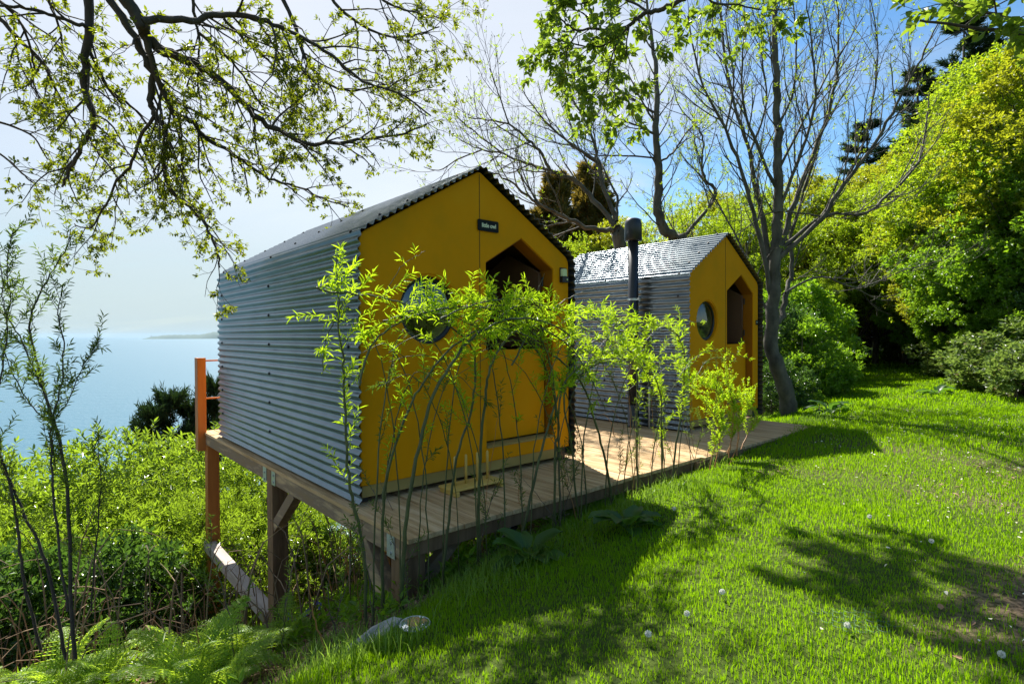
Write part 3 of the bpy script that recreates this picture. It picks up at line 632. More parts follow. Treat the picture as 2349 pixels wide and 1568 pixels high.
limb([(430, -60), (425, 200), (405, 400), (455, 560), (450, 610), (380, 740), (330, 850), (300, 900)], .038, .010, 4.9, 5.3, 7.2)
limb([(500, -60), (600, 90), (680, 240), (735, 340), (725, 480), (750, 560), (808, 650), (790, 780), (825, 910), (925, 1010), (985, 1080), (1040, 1190), (1060, 1290)], .036, .008, 4.8, 5.6, 7.4)
limb([(560, -60), (680, 110), (710, 170), (820, 260), (950, 310), (1080, 390), (1200, 520), (1300, 600), (1480, 690), (1700, 680), (1900, 650), (2060, 600)], .055, .008, 4.6, 5.9, 7.7)
limb([(690, 105), (800, 92), (930, 100), (1060, 75), (1230, 85), (1330, 120), (1450, 180), (1600, 270), (1760, 400), (1900, 440), (2080, 560)], .032, .007, 4.6, 5.5)
limb([(705, 170), (745, 330), (790, 450), (832, 540), (920, 580), (990, 660), (1100, 730), (1200, 800), (1300, 860), (1440, 900), (1560, 960), (1680, 1000)], .030, .007, 4.8, 6.1)
limb([(425, 130), (350, 110), (250, 70), (120, 40), (-20, 25)], .018, .010, 4.9, 4.5)
limb([(-30, 60), (100, 200), (200, 300), (270, 430), (340, 560), (420, 680)], .022, .006, 5.3, 5.9, 6.6)
limb([(930, -60), (940, 80), (962, 200), (950, 300), (900, 420)], .016, .006, 5.2, 5.6, 8.0)
limb([(1340, -60), (1420, 120), (1470, 270), (1560, 390), (1700, 440), (1860, 420), (2060, 560)], .022, .006, 5.6, 6.2, 8.3)
limb([(1560, -60), (1660, 60), (1800, 150), (1950, 180), (2120, 130)], .018, .006, 5.4, 5.9, 8.4)
limb([(1750, -70), (1880, 20), (2000, 60), (2130, 90)], .014, .006, 5.4, 5.9)
limb([(745, 560), (680, 650), (640, 780), (560, 880), (500, 1010), (430, 1100), (360, 1080)], .018, .006, 5.1, 5.6)
limb([(430, 240), (520, 420), (640, 520), (760, 640), (850, 680)], .016, .006, 5.0, 5.6)
limb([(-40, 720), (60, 790), (130, 860), (180, 900)], .011, .006, 5.5, 5.8, 5.2)
limb([(-40, 580), (90, 620), (170, 670), (230, 770)], .012, .006, 5.3, 5.7, 5.6)
limb([(960, 160), (1100, 280), (1180, 380), (1290, 560), (1340, 700)], .014, .005, 5.0, 5.8)
limb([(1080, 90), (1200, 210), (1330, 330), (1420, 470), (1500, 540)], .014, .005, 5.0, 5.8)
limb([(830, 540), (870, 680), (880, 820), (870, 960), (880, 1060)], .013, .005, 5.4, 5.9)
limb([(-60, -40), (60, 60), (120, 160), (160, 300), (150, 420)], .016, .006, 4.6, 5.2, 6.9)
limb([(200, -60), (260, 60), (300, 200), (290, 330)], .014, .006, 4.8, 5.3, 7.0)
cfgA = dict(lv=[(.115, .80, 42, .16, (.05, .0, -.10), 6), (.15, .38, 45, .20, (.03, 0, -.05), 4), (.085, .13, 50, .22, (0, 0, .05), 3)], rmax=[.011, .0055, .0034], rmin=.0018, midleaf=.42)
woody_tree('overhanging_tree', limbs, cfgA, M['bark'], M['L_over'], (6, .045, .021, .036, 60, .95), 'big spring tree whose dark limbs and small yellow-green leaves hang over the sea view', root=TR)
# a second tree, off to the right, reaching over the middle and the top right corner
z8 = lambda a, b, d: at(917.6 + a * .3907, b * .3907, d)
T2 = np.array([6.4, 2.4, 0.]); T2[2] = float(ground(T2[0], T2[1]))
limbs = [([T2, T2 + np.array([-.1, .05, 2.5]), T2 + np.array([-.5, .2, 5.0]), T2 + np.array([-1.0, .6, 7.5])], .22, .12, False)]
A = PL(z8, [(1760, -90), (1660, -10), (1550, 50), (1460, 75), (1400, 100), (1345, 155), (1250, 175), (1150, 168), (1050, 175), (960, 130), (900, 60)], 5.5, 6.1)
limbs.append(([T2 + np.array([-.55, .22, 5.3]), (T2 + A[0]) / 2 + np.array([0, 0, 3.6]), A[0] + np.array([.5, 0, .3]), A[0]], .06, .03, False))
limbs.append((A, .028, .007, .25))
for pts, r0, d0, d1 in (([(1345, 155), (1280, 220), (1180, 270), (1100, 275), (960, 245), (870, 205)], .010, 5.7, 6.0), ([(1290, 215), (1240, 350), (1215, 470), (1160, 560)], .007, 5.7, 5.9), ([(1215, 470), (1215, 580), (1190, 690)], .004, 5.8, 5.9),
                        ([(1460, 75), (1350, 10), (1200, -30), (1080, 20), (960, 20)], .010, 5.6, 6.0), ([(1050, 175), (980, 300), (990, 420), (1020, 490)], .006, 5.8, 6.0), ([(1400, 100), (1420, 200), (1500, 300), (1580, 270)], .007, 5.6, 5.7),
                        ([(1760, -60), (1850, 20), (1980, 30), (2150, 60), (2300, 50)], .010, 5.7, 6.4), ([(1345, 155), (1330, 300), (1380, 430)], .006, 5.7, 5.9), ([(1120, 172), (1080, 80), (1000, 60)], .006, 5.8, 6.0)):
    limbs.append((PL(z8, pts, d0, d1), r0 * 1.35, .0045, .1))
B = [at(2560, 110, 3.4), at(2349, 82, 3.5), at(2230, 62, 3.6), at(2110, 47, 3.7)]
limbs.append(([T2 + np.array([-.2, .1, 4.2]), T2 * .5 + B[0] * .5 + np.array([0, 0, 2.0]), B[0]], .04, .02, False)); limbs.append((B, .014, .007, False))
limbs.append(([B[1], at(2300, 35, 3.6), at(2230, 25, 3.7), at(2170, -20, 3.8)], .012, .006, .1))
limbs.append(([B[0], at(2420, -10, 3.4), at(2300, -60, 3.6)], .02, .008, .1))
cfgB = dict(lv=[(.10, .58, 45, .16, (0, 0, -.05), 5), (.115, .23, 48, .2, (0, 0, -.03), 3)], rmax=[.006, .003], rmin=.0016, midleaf=.7)
woody_tree('sallow_tree', limbs, cfgB, M['bark'], M['L_near'], (6, .084, .050, .08, 55, .85), 'tree reaching in from the top with broad oval leaves in front of blue sky', root=T2)
# ------------------------------------------------------------------ bare-branched trees behind the far cabin
def root_of(X, Y, d): p = at(X, Y, d); p[2] = float(ground(p[0], p[1])) - .1; return p
cfgC = dict(lv=[(.25, 1.7, 34, .10, (0, 0, .16), 7), (.21, .85, 38, .13, (0, 0, .14), 5), (.17, .30, 42, .16, (0, 0, .14), 3)], rmax=[.018, .0075, .0036], rmin=.0022, midleaf=.35)
d0 = 11.5
limbs = []
rt = root_of(1432, 640, d0); fork = z8(1265, 1350, d0)
limbs.append(([rt, (rt + fork) / 2 + np.array([.05, 0, 0]), z8(1290, 1440, d0), fork], .16, .13, False))
for pts, r0, dd in (([(1265, 1350), (1200, 1352), (1100, 1335), (1000, 1290), (900, 1240), (820, 1200), (740, 1140), (640, 1060), (540, 1010), (440, 985)], .055, -1.2), ([(1262, 1320), (1150, 1190), (1060, 1090), (960, 1030), (880, 1000), (740, 960), (600, 900), (480, 880), (350, 820)], .055, .5),
                    ([(880, 1000), (820, 890), (730, 800), (640, 730), (500, 700), (400, 690)], .035, -.6), ([(640, 730), (600, 610), (560, 500), (525, 400)], .018, -.3), ([(1270, 1300), (1200, 1100), (1160, 950), (1145, 850), (1080, 700), (1000, 570), (950, 500), (880, 460)], .05, 1.0),
                    ([(1155, 950), (1050, 880), (920, 780), (800, 650), (720, 530)], .03, -.5), ([(1270, 1300), (1275, 1150), (1200, 980), (1300, 760)], .035, .9), ([(820, 1200), (700, 1020), (690, 990)], .02, 0), ([(600, 900), (470, 800), (350, 700), (310, 640)], .018, .2), ([(480, 880), (330, 940), (230, 1000), (140, 980)], .016, .2)):
    limbs.append((PL(z8, pts, d0, d0 + dd), r0, .008, True))
woody_tree('bare_tree', limbs, cfgC, M['bark2'], M['L_yel'], (4, .055, .024, .04, 60, .35), 'nearly bare spreading tree behind the near cabin ridge with branches reaching left', bud=.03)
d0 = 12.5; limbs = []
rt = root_of(1560, 640, d0)
limbs.append(([rt, z8(1660, 1500, d0), z8(1610, 1400, d0), z8(1540, 1330, d0), z8(1512, 1200, d0), z8(1520, 1000, d0), z8(1500, 800, d0), z8(1510, 600, d0), z8(1498, 380, d0 + .2), z8(1470, 200, d0 + .3), z8(1440, -60, d0 + .4)], .15, .022, .35))
for pts, r0, dd in (([(1500, 790), (1400, 740), (1250, 680), (1150, 560)], .03, -.8), ([(1490, 660), (1330, 560), (1200, 480), (1120, 430)], .028, .6), ([(1490, 710), (1400, 560), (1330, 400)], .025, 0), ([(1515, 950), (1600, 900), (1680, 780), (1760, 700)], .03, .5), ([(1515, 930), (1350, 915), (1200, 912), (1100, 900), (1000, 860)], .022, -.5),
                    ([(1640, 1400), (1720, 1330), (1850, 1150), (1790, 1050), (1770, 950), (1780, 820), (1740, 740), (1650, 640), (1600, 500)], .045, .8)):
    limbs.append((PL(z8, pts, d0, d0 + dd), r0, .008, True))
woody_tree('bare_tree', limbs, cfgC, M['bark2'], M['L_yel'], (5, .06, .026, .04, 60, .5), 'slender dark-stemmed tree rising straight up beyond the black flue')
z4 = lambda a, b, d: at(1720.5 + a * .6217, b * .6217, d)
d0 = 9.6; limbs = []
q_ = gh(1812, 962); d0 = 9.2
rt = at(1815, 965, d0); rt[2] = float(ground(rt[0], rt[1])) - .15
limbs.append(([rt, z4(140, 1500, d0), z4(125, 1420, d0), z4(92, 1335, d0), z4(78, 1230, d0), z4(85, 1100, d0), z4(90, 980, d0), z4(100, 800, d0), z4(105, 650, d0), z4(100, 480, d0 + .1), z4(95, 300, d0 + .1), z4(90, 100, d0 + .2), z4(90, -90, d0 + .3)], .145, .035, .45))
for pts, r0, r1, dd in (([(82, 1060), (50, 830), (20, 700), (0, 560), (-60, 380), (-100, 150), (-110, -60)], .05, .012, .8), ([(80, 1100), (30, 850), (-30, 650), (-90, 480), (-180, 300), (-230, 60)], .04, .01, -.6), ([(95, 960), (160, 760), (220, 600), (300, 380), (325, 200), (320, -40)], .05, .01, .5), ([(100, 960), (250, 820), (350, 680), (480, 500), (560, 350), (640, 200), (700, 60)], .042, .008, -.8),
                        ([(102, 930), (270, 800), (420, 790), (520, 710), (620, 600), (650, 450), (660, 340)], .035, .008, .4), ([(78, 1200), (115, 1170), (135, 1080), (155, 1000), (150, 880), (200, 700), (270, 480), (300, 300)], .055, .01, .9), ([(98, 800), (190, 560), (240, 380), (230, 200), (210, 0)], .03, .008, -.4), ([(100, 700), (10, 500), (-30, 340), (-20, 100)], .03, .008, -.7),
                        ([(100, 480), (160, 330), (170, 150), (150, -60)], .022, .008, .5), ([(130, 1080), (260, 1020), (400, 1060), (560, 1000), (700, 960)], .02, .006, .9), ([(100, 640), (180, 480), (300, 250), (420, 60)], .025, .006, .2), ([(240, 830), (390, 600), (450, 400), (470, 180), (440, -40)], .022, .006, 0), ([(0, 560), (60, 380), (40, 160), (60, -50)], .02, .006, .6),
                        ([(-90, 480), (-60, 300), (-90, 80), (-60, -60)], .018, .006, 0), ([(78, 1190), (-40, 900), (-150, 700), (-260, 560)], .02, .006, .6), ([(270, 800), (100, 780), (0, 830), (-90, 900)], .014, .006, -.3)):
    limbs.append((PL(z4, pts, d0, d0 + dd), r0, r1, .2))
cfgD = dict(lv=[(.20, 1.45, 30, .09, (0, 0, .18), 7), (.19, .72, 34, .12, (0, 0, .16), 5), (.16, .26, 40, .15, (0, 0, .14), 3)], rmax=[.012, .0055, .0030], rmin=.0020, midleaf=.35)
woody_tree('bare_tree', limbs, cfgD, M['bark2'], M['L_yel'], (4, .050, .022, .04, 60, .34), 'grey tree with a crooked trunk and fan of bare branches at the deck end')
# ------------------------------------------------------------------ leafy trees and bushes (prototypes, then copies)
def leafy(name, H, cr, cz, nclump, nsh, k, ll, lw, bark, leafm, flat=.6, low=.8, clr=.9, tr=.14, seed=1, stems=1, hexa=False, ang=60, shell=.75, label=None, cat='tree'):
    random.seed(seed); global rng; rng = np.random.default_rng(seed)
    t = empty(name, (0, 0, 0), 0, cat=cat, label=label)
    wood = MB(); cen = []
    for i in range(nclump):
        v = dirrand(); r = random.uniform(shell, 1.0) ** .6 if random.random() < .8 else random.uniform(.2, .7)
        c = np.array([v[0] * cr * r, v[1] * cr * r, cz + v[2] * (H - cz) * r if v[2] > 0 else cz + v[2] * cz * low * r]); 
        c[:2] *= 1 - .25 * max(0, v[2]); cen.append(c)
    tops = []
    for s in range(stems):
        a = random.uniform(0, 6.28); b0 = np.array([math.cos(a), math.sin(a), 0]) * (.12 * stems if stems > 1 else 0)
        P = [b0]; lean = np.array([random.gauss(0, .12), random.gauss(0, .12), 1])
        for q in range(6): P.append(P[-1] + unit(lean + np.array([random.gauss(0, .12), random.gauss(0, .12), 0])) * H * .14)
        wood.tube(P, np.linspace(tr, tr * .3, 7), 8); tops.append(P)
    for c in cen:
        P = random.choice(tops); i = min(range(1, 7), key=lambda q: abs(P[q][2] - c[2] * .6) + random.uniform(0, H * .15)); a = P[i]
        m = (a + c) / 2 + np.array([0, 0, -.1 * H * random.random()]); wood.tube(smooth_path([a, m, c], 5), np.linspace(tr * .28, tr * .06, 5), 4)
    wood.build('trunk', bark, t, smooth=True)
    mb = MB(); C = np.array(cen)
    P = []; Dd = []
    for c in C:
        sc_ = clr * random.uniform(.65, 1.25); g = rng.normal(size=(nsh, 3)); g = g / np.linalg.norm(g, axis=1)[:, None] * rng.uniform(.35, 1, (nsh, 1)) ** .5
        p = c + g * np.array([sc_, sc_, sc_ * flat]); P.append(p); out = unit(c - np.array([0, 0, cz * .9]))
        Dd.append(g * .8 + out * .6 + np.array([0, 0, .35]))
    shoots(mb, np.concatenate(P), np.concatenate(Dd), k, ll, lw, ll * 1.3, ang, hexa=hexa)
    mb.build('crown', leafm, t)
    return t
def needle_tree(name, H, cr, seed, leafm, whorls=14, tuft=(.16, .02), dens=1., cat='tree', droop=-.12):
    random.seed(seed); global rng; rng = np.random.default_rng(seed)
    t = empty(name, (0, 0, 0), 0, cat=cat); wood = MB(); mb = MB()
    wood.tube([(0, 0, 0), (.03, 0, H * .5), (0, .02, H)], [H * .016, H * .010, .01], 8); P = []; Dd = []
    for wv in range(whorls):
        f = (wv + .5) / whorls; z = H * (.12 + .86 * f); r = cr * (1 - f) ** .75 * random.uniform(.8, 1.15) + .12
        for b in range(int(7 * (1 - f * .4))):
            a = random.uniform(0, 6.28); d = np.array([math.cos(a), math.sin(a), droop + .5 * f]); n = max(3, int(r / .28)); q = [np.array([0, 0, z])]
            for s in range(n): d = unit(d + np.array([0, 0, .07])); q.append(q[-1] + d * r / n)
            wood.tube(q, np.linspace(.03 * (1 - f) + .008, .004, len(q)), 4)
            for s in range(1, len(q)):
                for m in range(int(5 * dens)):
                    f2 = random.random(); p = q[s - 1] * (1 - f2) + q[s] * f2; sd = unit(np.cross(d, [0, 0, 1])) * random.choice((-1, 1)); dd = unit(d * .8 + sd * random.uniform(.3, 1.2) + np.array([0, 0, random.uniform(-.2, .4)]))
                    ln = random.uniform(.08, .30) * (1 - .4 * s / len(q)); 
                    for e in range(3): P.append(p + dd * ln * e / 2); Dd.append(dd + np.array([0, 0, .25]))
    wood.build('trunk', M['bark'], t, smooth=True); shoots(mb, P, Dd, 7, tuft[0], tuft[1], .10, 38); mb.build('crown', leafm, t)
    return t
sun_tree = leafy('broadleaf_tree', 8, 2.9, 4.6, 190, 60, 6, .095, .055, M['bark2'], M['L_yel'], seed=11, clr=.46, tr=.13, low=.55)
sun_tree2 = leafy('broadleaf_tree', 8, 2.6, 4.4, 180, 56, 6, .085, .050, M['bark2'], M['L_yel2'], seed=12, clr=.44, tr=.12, low=.6)
thin_tree = leafy('broadleaf_tree', 8, 2.7, 4.4, 110, 28, 6, .08, .045, M['bark2'], M['L_yel'], seed=13, clr=.52, tr=.10, stems=2)
mid_tree = leafy('broadleaf_tree', 7, 2.6, 3.6, 170, 52, 6, .105, .070, M['bark'], M['L_mid'], seed=14, clr=.44, tr=.12, low=.7)
deep_tree = leafy('broadleaf_tree', 8, 3.0, 3.8, 110, 60, 5, .18, .11, M['bark'], M['L_deep'], seed=15, clr=.75, tr=.15)
mid_bush = leafy('bush', 1.8, 1.05, .75, 46, 50, 6, .085, .052, M['twig'], M['L_mid'], seed=21, clr=.30, tr=.02, stems=5, cat='bush')
deep_bush = leafy('bush', 1.8, 1.05, .75, 46, 50, 6, .085, .050, M['twig'], M['L_deep'], seed=22, clr=.30, tr=.02, stems=5, cat='bush')
bram_bush = leafy('bush', 1.5, 1.1, .55, 50, 46, 6, .095, .060, M['twig'], M['L_bramble'], seed=23, clr=.30, tr=.018, stems=6, cat='bramble bush')
con_tree = needle_tree('conifer', 12, 2.9, 31, M['L_conif'], 18, (.24, .030), 1.5)
rust_tree = needle_tree('conifer', 8, 2.6, 32, M['L_conifr'], 22, (.26, .045), 2.2, droop=.35)
used = set()
def put(proto, x, y, h, label, group=None, h0=8., wide=1., rz=None, sink=.05, cat=None):
    o = proto if proto.name not in used else copy_tree(proto); used.add(proto.name); used.add(o.name)
    z = float(ground(x, y)) - sink; o.location = (x, y, z); s = h / h0; o.scale = (s * wide, s * wide, s); o.rotation_euler = (0, 0, random.uniform(0, 6.28) if rz is None else rz)
    o['label'] = label
    if group: o['group'] = group
    if cat: o['category'] = cat
    return o
def put_px(proto, X, top, d, label, **k):    # tree whose tip reaches the picture height 'top' at distance d
    p = at(X, top, d); g = float(ground(p[0], p[1])); return put(proto, p[0], p[1], max(p[2] - g, .6), label, **k)
random.seed(5)
GW = 'woodland trees beyond the lawn'
put_px(rust_tree, 1275, 408, 26, 'rusty topped cypress left of its twin behind the near cabin ridge', h0=8, wide=.72, group='pair of rusty cypresses')
put_px(rust_tree, 1352, 388, 27, 'rusty topped cypress right of its twin behind the near cabin ridge', h0=8, wide=.75, group='pair of rusty cypresses')
put_px(thin_tree, 1300, 545, 21, 'low yellow-green tree between the cabin roofs under the rusty cypresses', group=GW, wide=.8)
put_px(sun_tree2, 1430, 505, 23, 'yellow-green tree behind the cowl of the flue', group=GW)
put_px(thin_tree, 1530, 455, 20, 'airy spring tree behind the far cabin roof, just right of the flue', group=GW)
put_px(sun_tree2, 1640, 445, 24, 'yellow-green tree behind the ridge of the far cabin', group=GW)
put_px(sun_tree, 1735, 440, 19, 'bright lime tree right behind the far gable', group=GW, wide=.9)
put_px(sun_tree2, 1850, 400, 22, 'yellow-green tree seen through the fan of bare branches', group=GW)
put_px(mid_tree, 1800, 560, 27, 'mid green tree at the back of the gap above the path', group=GW)
put_px(con_tree, 2210, 35, 27, 'tall dark conifer rising above the bright trees on the right', group='dark conifers', h0=12, wide=1.2)
put_px(con_tree, 2105, 150, 28, 'dark conifer left of the tallest one, reaching out over the wood', group='dark conifers', h0=12, wide=1.25)
put_px(con_tree, 1990, 270, 30, 'smallest dark conifer farthest left above the path', group='dark conifers', h0=12, wide=1.2)
put_px(sun_tree, 1935, 430, 26, 'yellow-green tree above the far end of the path', group=GW)
put_px(sun_tree2, 2035, 400, 24, 'yellow-green tree below the smallest conifer', group=GW)
put_px(sun_tree2, 2120, 370, 19, 'fine-leaved tree below the middle conifer', group=GW)
put_px(sun_tree, 2185, 300, 17, 'sunlit yellow-green tree right of the path with a rounded crown', group=GW)
put_px(sun_tree2, 2275, 185, 15.5, 'tall sunlit tree in front of the tallest conifer', group=GW)
put_px(sun_tree, 2365, 90, 14.0, 'tallest sunlit tree at the right picture edge', group=GW)
put_px(sun_tree2, 2480, 0, 12.5, 'tree just beyond the right picture edge, its leaves filling the corner', group=GW)
put_px(sun_tree2, 2225, 430, 14.6, 'lower fine-leaved tree halfway up the bank', group=GW)
put_px(mid_tree, 2150, 540, 17.5, 'mid green tree over the bramble bank near the path mouth', group=GW, h0=7)
put_px(mid_tree, 2235, 560, 14.2, 'mid green tree with broad leaves halfway along the bramble bank', group=GW, h0=7)
put_px(mid_tree, 2340, 440, 12.6, 'nearest mid green tree above the bramble bank at the right', group=GW, h0=7)
for (X, tp_, d, pr, lb) in ((2010, 385, 21, sun_tree2, 'sunlit tree in front of the smallest conifer'), (1925, 425, 20, sun_tree, 'sunlit tree between the crooked tree and the conifers'), (2090, 340, 20, sun_tree2, 'sunlit tree in front of the middle conifer'), (2320, 300, 13.8, mid_tree, 'green tree filling the bank below the tallest sunlit crowns'), (2200, 390, 16.2, sun_tree2, 'lower sunlit tree below the rounded crown'), (2140, 450, 18.5, sun_tree, 'sunlit tree beside the path end, right of the smaller one'), (2075, 480, 21, sun_tree2, 'smaller sunlit tree hanging over the path end'), (1990, 520, 25, mid_tree, 'green tree hanging right over the dark tunnel'), (1935, 520, 23, sun_tree2, 'light green tree left over the dark tunnel'), (2420, 250, 12.4, mid_tree, 'green tree at the right edge under the tallest crown')):
    put_px(pr, X, tp_, d, lb, group=GW, h0=7 if pr is mid_tree else 8, wide=1.0)
put_px(mid_tree, 2460, 480, 11.2, 'broad-leaved green tree at the right picture edge', group=GW)
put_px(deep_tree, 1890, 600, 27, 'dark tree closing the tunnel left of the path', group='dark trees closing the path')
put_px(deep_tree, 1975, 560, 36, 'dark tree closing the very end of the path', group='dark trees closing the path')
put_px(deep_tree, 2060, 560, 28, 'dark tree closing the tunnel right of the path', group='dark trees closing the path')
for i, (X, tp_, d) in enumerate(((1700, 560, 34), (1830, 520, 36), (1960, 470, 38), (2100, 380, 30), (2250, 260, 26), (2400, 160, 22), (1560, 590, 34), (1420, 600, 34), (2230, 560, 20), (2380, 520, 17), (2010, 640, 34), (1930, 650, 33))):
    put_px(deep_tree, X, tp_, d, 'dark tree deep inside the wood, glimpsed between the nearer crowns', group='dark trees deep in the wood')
put_px(sun_tree, 1890, 640, 15.5, 'low bright branches overhanging the path beside the crooked tree', group=GW, wide=.7)
# bushes left of the path and the bramble bank on the right
GB = 'bushes beside the path'
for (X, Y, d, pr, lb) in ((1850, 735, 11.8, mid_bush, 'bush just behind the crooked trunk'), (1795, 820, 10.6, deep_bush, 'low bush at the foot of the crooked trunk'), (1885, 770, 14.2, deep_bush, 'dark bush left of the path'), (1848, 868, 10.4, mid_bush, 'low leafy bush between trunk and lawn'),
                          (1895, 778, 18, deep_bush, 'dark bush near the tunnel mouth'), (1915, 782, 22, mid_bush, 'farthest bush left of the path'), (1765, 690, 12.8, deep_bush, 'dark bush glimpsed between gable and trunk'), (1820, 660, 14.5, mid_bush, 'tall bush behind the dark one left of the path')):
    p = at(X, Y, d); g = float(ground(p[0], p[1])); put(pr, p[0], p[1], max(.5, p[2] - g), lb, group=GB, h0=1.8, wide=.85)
GR = 'bramble bank right of the path'
names = ['at the tunnel mouth', 'second from the tunnel mouth', 'third from the tunnel mouth', 'in the middle of the bank, left one', 'in the middle of the bank', 'in the middle of the bank, right one', 'third from the right edge', 'second from the right edge', 'at the right edge', 'just past the right edge']
for i in range(10):
    f = i / 9.; X = 2040 + 360 * f; yb = 832 + 112 * f; dd = 1.2 * F_PX / (yb - 770); dd = min(dd, 21)
    p = at(X + 50, yb, dd * 1.06)
    put(bram_bush, p[0], p[1], 1.1 + .35 * math.sin(i * 2.1), 'low sprawling bramble bush ' + names[i], group=GR, h0=1.5, wide=1.25)
    p = at(X + 95, yb, dd * 1.18)
    put(mid_bush if i % 2 else deep_bush, p[0], p[1], 2.2 + .4 * math.cos(i * 1.7), 'taller green bush behind the bramble ' + names[i], group='tall bushes behind the brambles', h0=1.8, wide=.8)
# ------------------------------------------------------------------ slope bushes on the sea side
lau = leafy('laurel_bush', 2.6, 1.5, 1.2, 90, 30, 8, .088, .024, M['twig'], M['L_laurel'], seed=41, clr=.36, tr=.018, stems=7, ang=48, hexa=True, cat='bush')
lau2 = leafy('laurel_bush', 2.6, 1.4, 1.3, 84, 24, 8, .082, .024, M['twig'], M['L_laurel'], seed=42, clr=.38, tr=.018, stems=7, ang=48, hexa=True, cat='bush')
dk_b = leafy('slope_bush', 1.6, 1.2, .5, 44, 40, 6, .09, .045, M['twig'], M['L_deep'], seed=43, clr=.36, tr=.016, stems=8, cat='bush')
small_con = needle_tree('conifer', 3, 1.3, 44, M['L_conif'], 12, (.11, .018), 1.7)
random.seed(9)
GS = 'sea-side bushes on the slope'
rows = [('top', 1075, 9.4, (-90, 0, 95, 190, 290, 385, 470)), ('mid', 1150, 8.2, (-60, 50, 150, 255, 350, 440, 540)), ('low', 1215, 7.2, (-40, 80, 190, 290))]
wn = ['leftmost', 'second from the left', 'third from the left', 'fourth from the left', 'fifth from the left', 'sixth from the left', 'last on the right']
for nm, top, d, xs in rows:
    for i, X in enumerate(xs):
        tt = top + random.uniform(-22, 22) - (45 if nm == 'top' and X > 250 else 0)
        o = put_px(lau if (i + (nm == 'mid')) % 2 else lau2, X, tt, d + random.uniform(-.3, .5), 'leafy slope bush in the %s row towards the sea, %s' % ({'top': 'farthest', 'mid': 'middle', 'low': 'nearest'}[nm], wn[i]), group=GS, h0=2.6, wide=random.uniform(.95, 1.2) * (1 if nm == 'top' else .8))
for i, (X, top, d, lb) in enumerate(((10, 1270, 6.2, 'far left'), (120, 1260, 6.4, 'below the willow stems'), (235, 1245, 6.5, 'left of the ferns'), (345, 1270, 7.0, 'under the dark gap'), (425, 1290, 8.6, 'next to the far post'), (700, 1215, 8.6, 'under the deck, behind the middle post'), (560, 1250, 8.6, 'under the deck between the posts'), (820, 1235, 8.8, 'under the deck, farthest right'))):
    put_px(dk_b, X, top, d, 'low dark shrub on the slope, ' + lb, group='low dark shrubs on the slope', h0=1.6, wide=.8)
for i, (X, top, d, lb) in enumerate(((560, 1075, 9.5, 'seen through the gap left of the middle post'), (680, 1120, 9.3, 'seen right of the middle post'), (780, 1160, 9.0, 'seen under the near corner of the cabin'), (880, 1200, 9.2, 'seen behind the corner post'), (1040, 1215, 9.5, 'glimpsed under the deck to the right'))):
    put_px(lau2, X, top, d, 'sunlit slope bush beyond the deck posts, ' + lb, group='sunlit bushes beyond the deck posts', h0=2.6, wide=.9)
put_px(small_con, 392, 905, 14, 'small dark conifer in front of the sea', h0=3, wide=.48, group='small conifers by the sea')
put_px(small_con, 352, 940, 13.5, 'lower dark conifer left of the small one before the sea', h0=3, wide=.45, group='small conifers by the sea')
put_px(small_con, 428, 925, 14.5, 'dark conifer beside the orange post before the sea', h0=3, wide=.45, group='small conifers by the sea')
put_px(small_con, 492, 872, 15, 'dark conifer half hidden between orange post and cabin wall', h0=3, wide=.42, group='small conifers by the sea')
# ------------------------------------------------------------------ ferns
def fern(seed, nf=7):
    random.seed(seed); global rng; rng = np.random.default_rng(seed); mb = MB()
    for f in range(nf):
        a = f * 2.4 + random.uniform(-.3, .3); L_ = random.uniform(.40, .62); el = random.uniform(.95, 1.4); n = 16
        d = np.array([math.cos(a) * math.cos(el), math.sin(a) * math.cos(el), math.sin(el)]); q = [np.array([0, 0, 0.])]
        for k in range(n): d = unit(d + np.array([0, 0, -.115])); q.append(q[-1] + d * L_ / n)
        q = np.array(q); mb.tube(q, np.linspace(.004, .001, n + 1), 3)
        for k in range(3, n + 1):
            T = unit(q[k] - q[k - 1]); sd = unit(np.cross(T, [0, 0, 1])); pl = .17 * (1 - ((k - 5) / (n - 3)) ** 1.2 if k > 5 else .8) * L_ / .5 + .012
            for sg in (-1, 1):
                dd = unit(sd * sg + T * .35 + np.array([0, 0, -.10 + random.gauss(0, .05)])); m = 5; ps = q[k] + dd * (np.arange(m)[:, None] + .4) / m * pl
                leaves(mb, q[k][None], dd[None], pl, .017, hexa=True, up=np.array([0, 0, 4.]), droop=.08)
                for s2 in (-1, 1):
                    D2 = np.tile(unit(np.cross(dd, np.cross(sd, T))) * s2 * .9 + dd * .55, (m, 1)); ln = np.linspace(.038, .014, m) * (.5 + pl / .17 * .6); leaves(mb, ps, D2, ln, ln * .62, up=np.array([0, 0, 4.]), droop=.05)
    o = mb.build('fern', M['L_fern']); tag(o, cat='fern', group='bracken ferns on the slope'); return o
ferns = [fern(51), fern(52, 6), fern(53, 8)]
random.seed(61); fi = 0
spots = []
for X in range(-20, 640, 44):
    for Y in (1350, 1395, 1440, 1490, 1545, 1600):
        spots.append((X + random.uniform(-22, 22), Y + random.uniform(-18, 18) + max(0, X - 420) * .12))
spots += [(700, 1330), (760, 1300), (820, 1290), (700, 1395), (880, 1330), (640, 1310), (960, 1290), (780, 1350), (650, 1500), (560, 1530)]
cols = ('left edge', 'below the willow shrub', 'left of the far post', 'near the grey cross beam', 'near the middle post', 'under the deck')
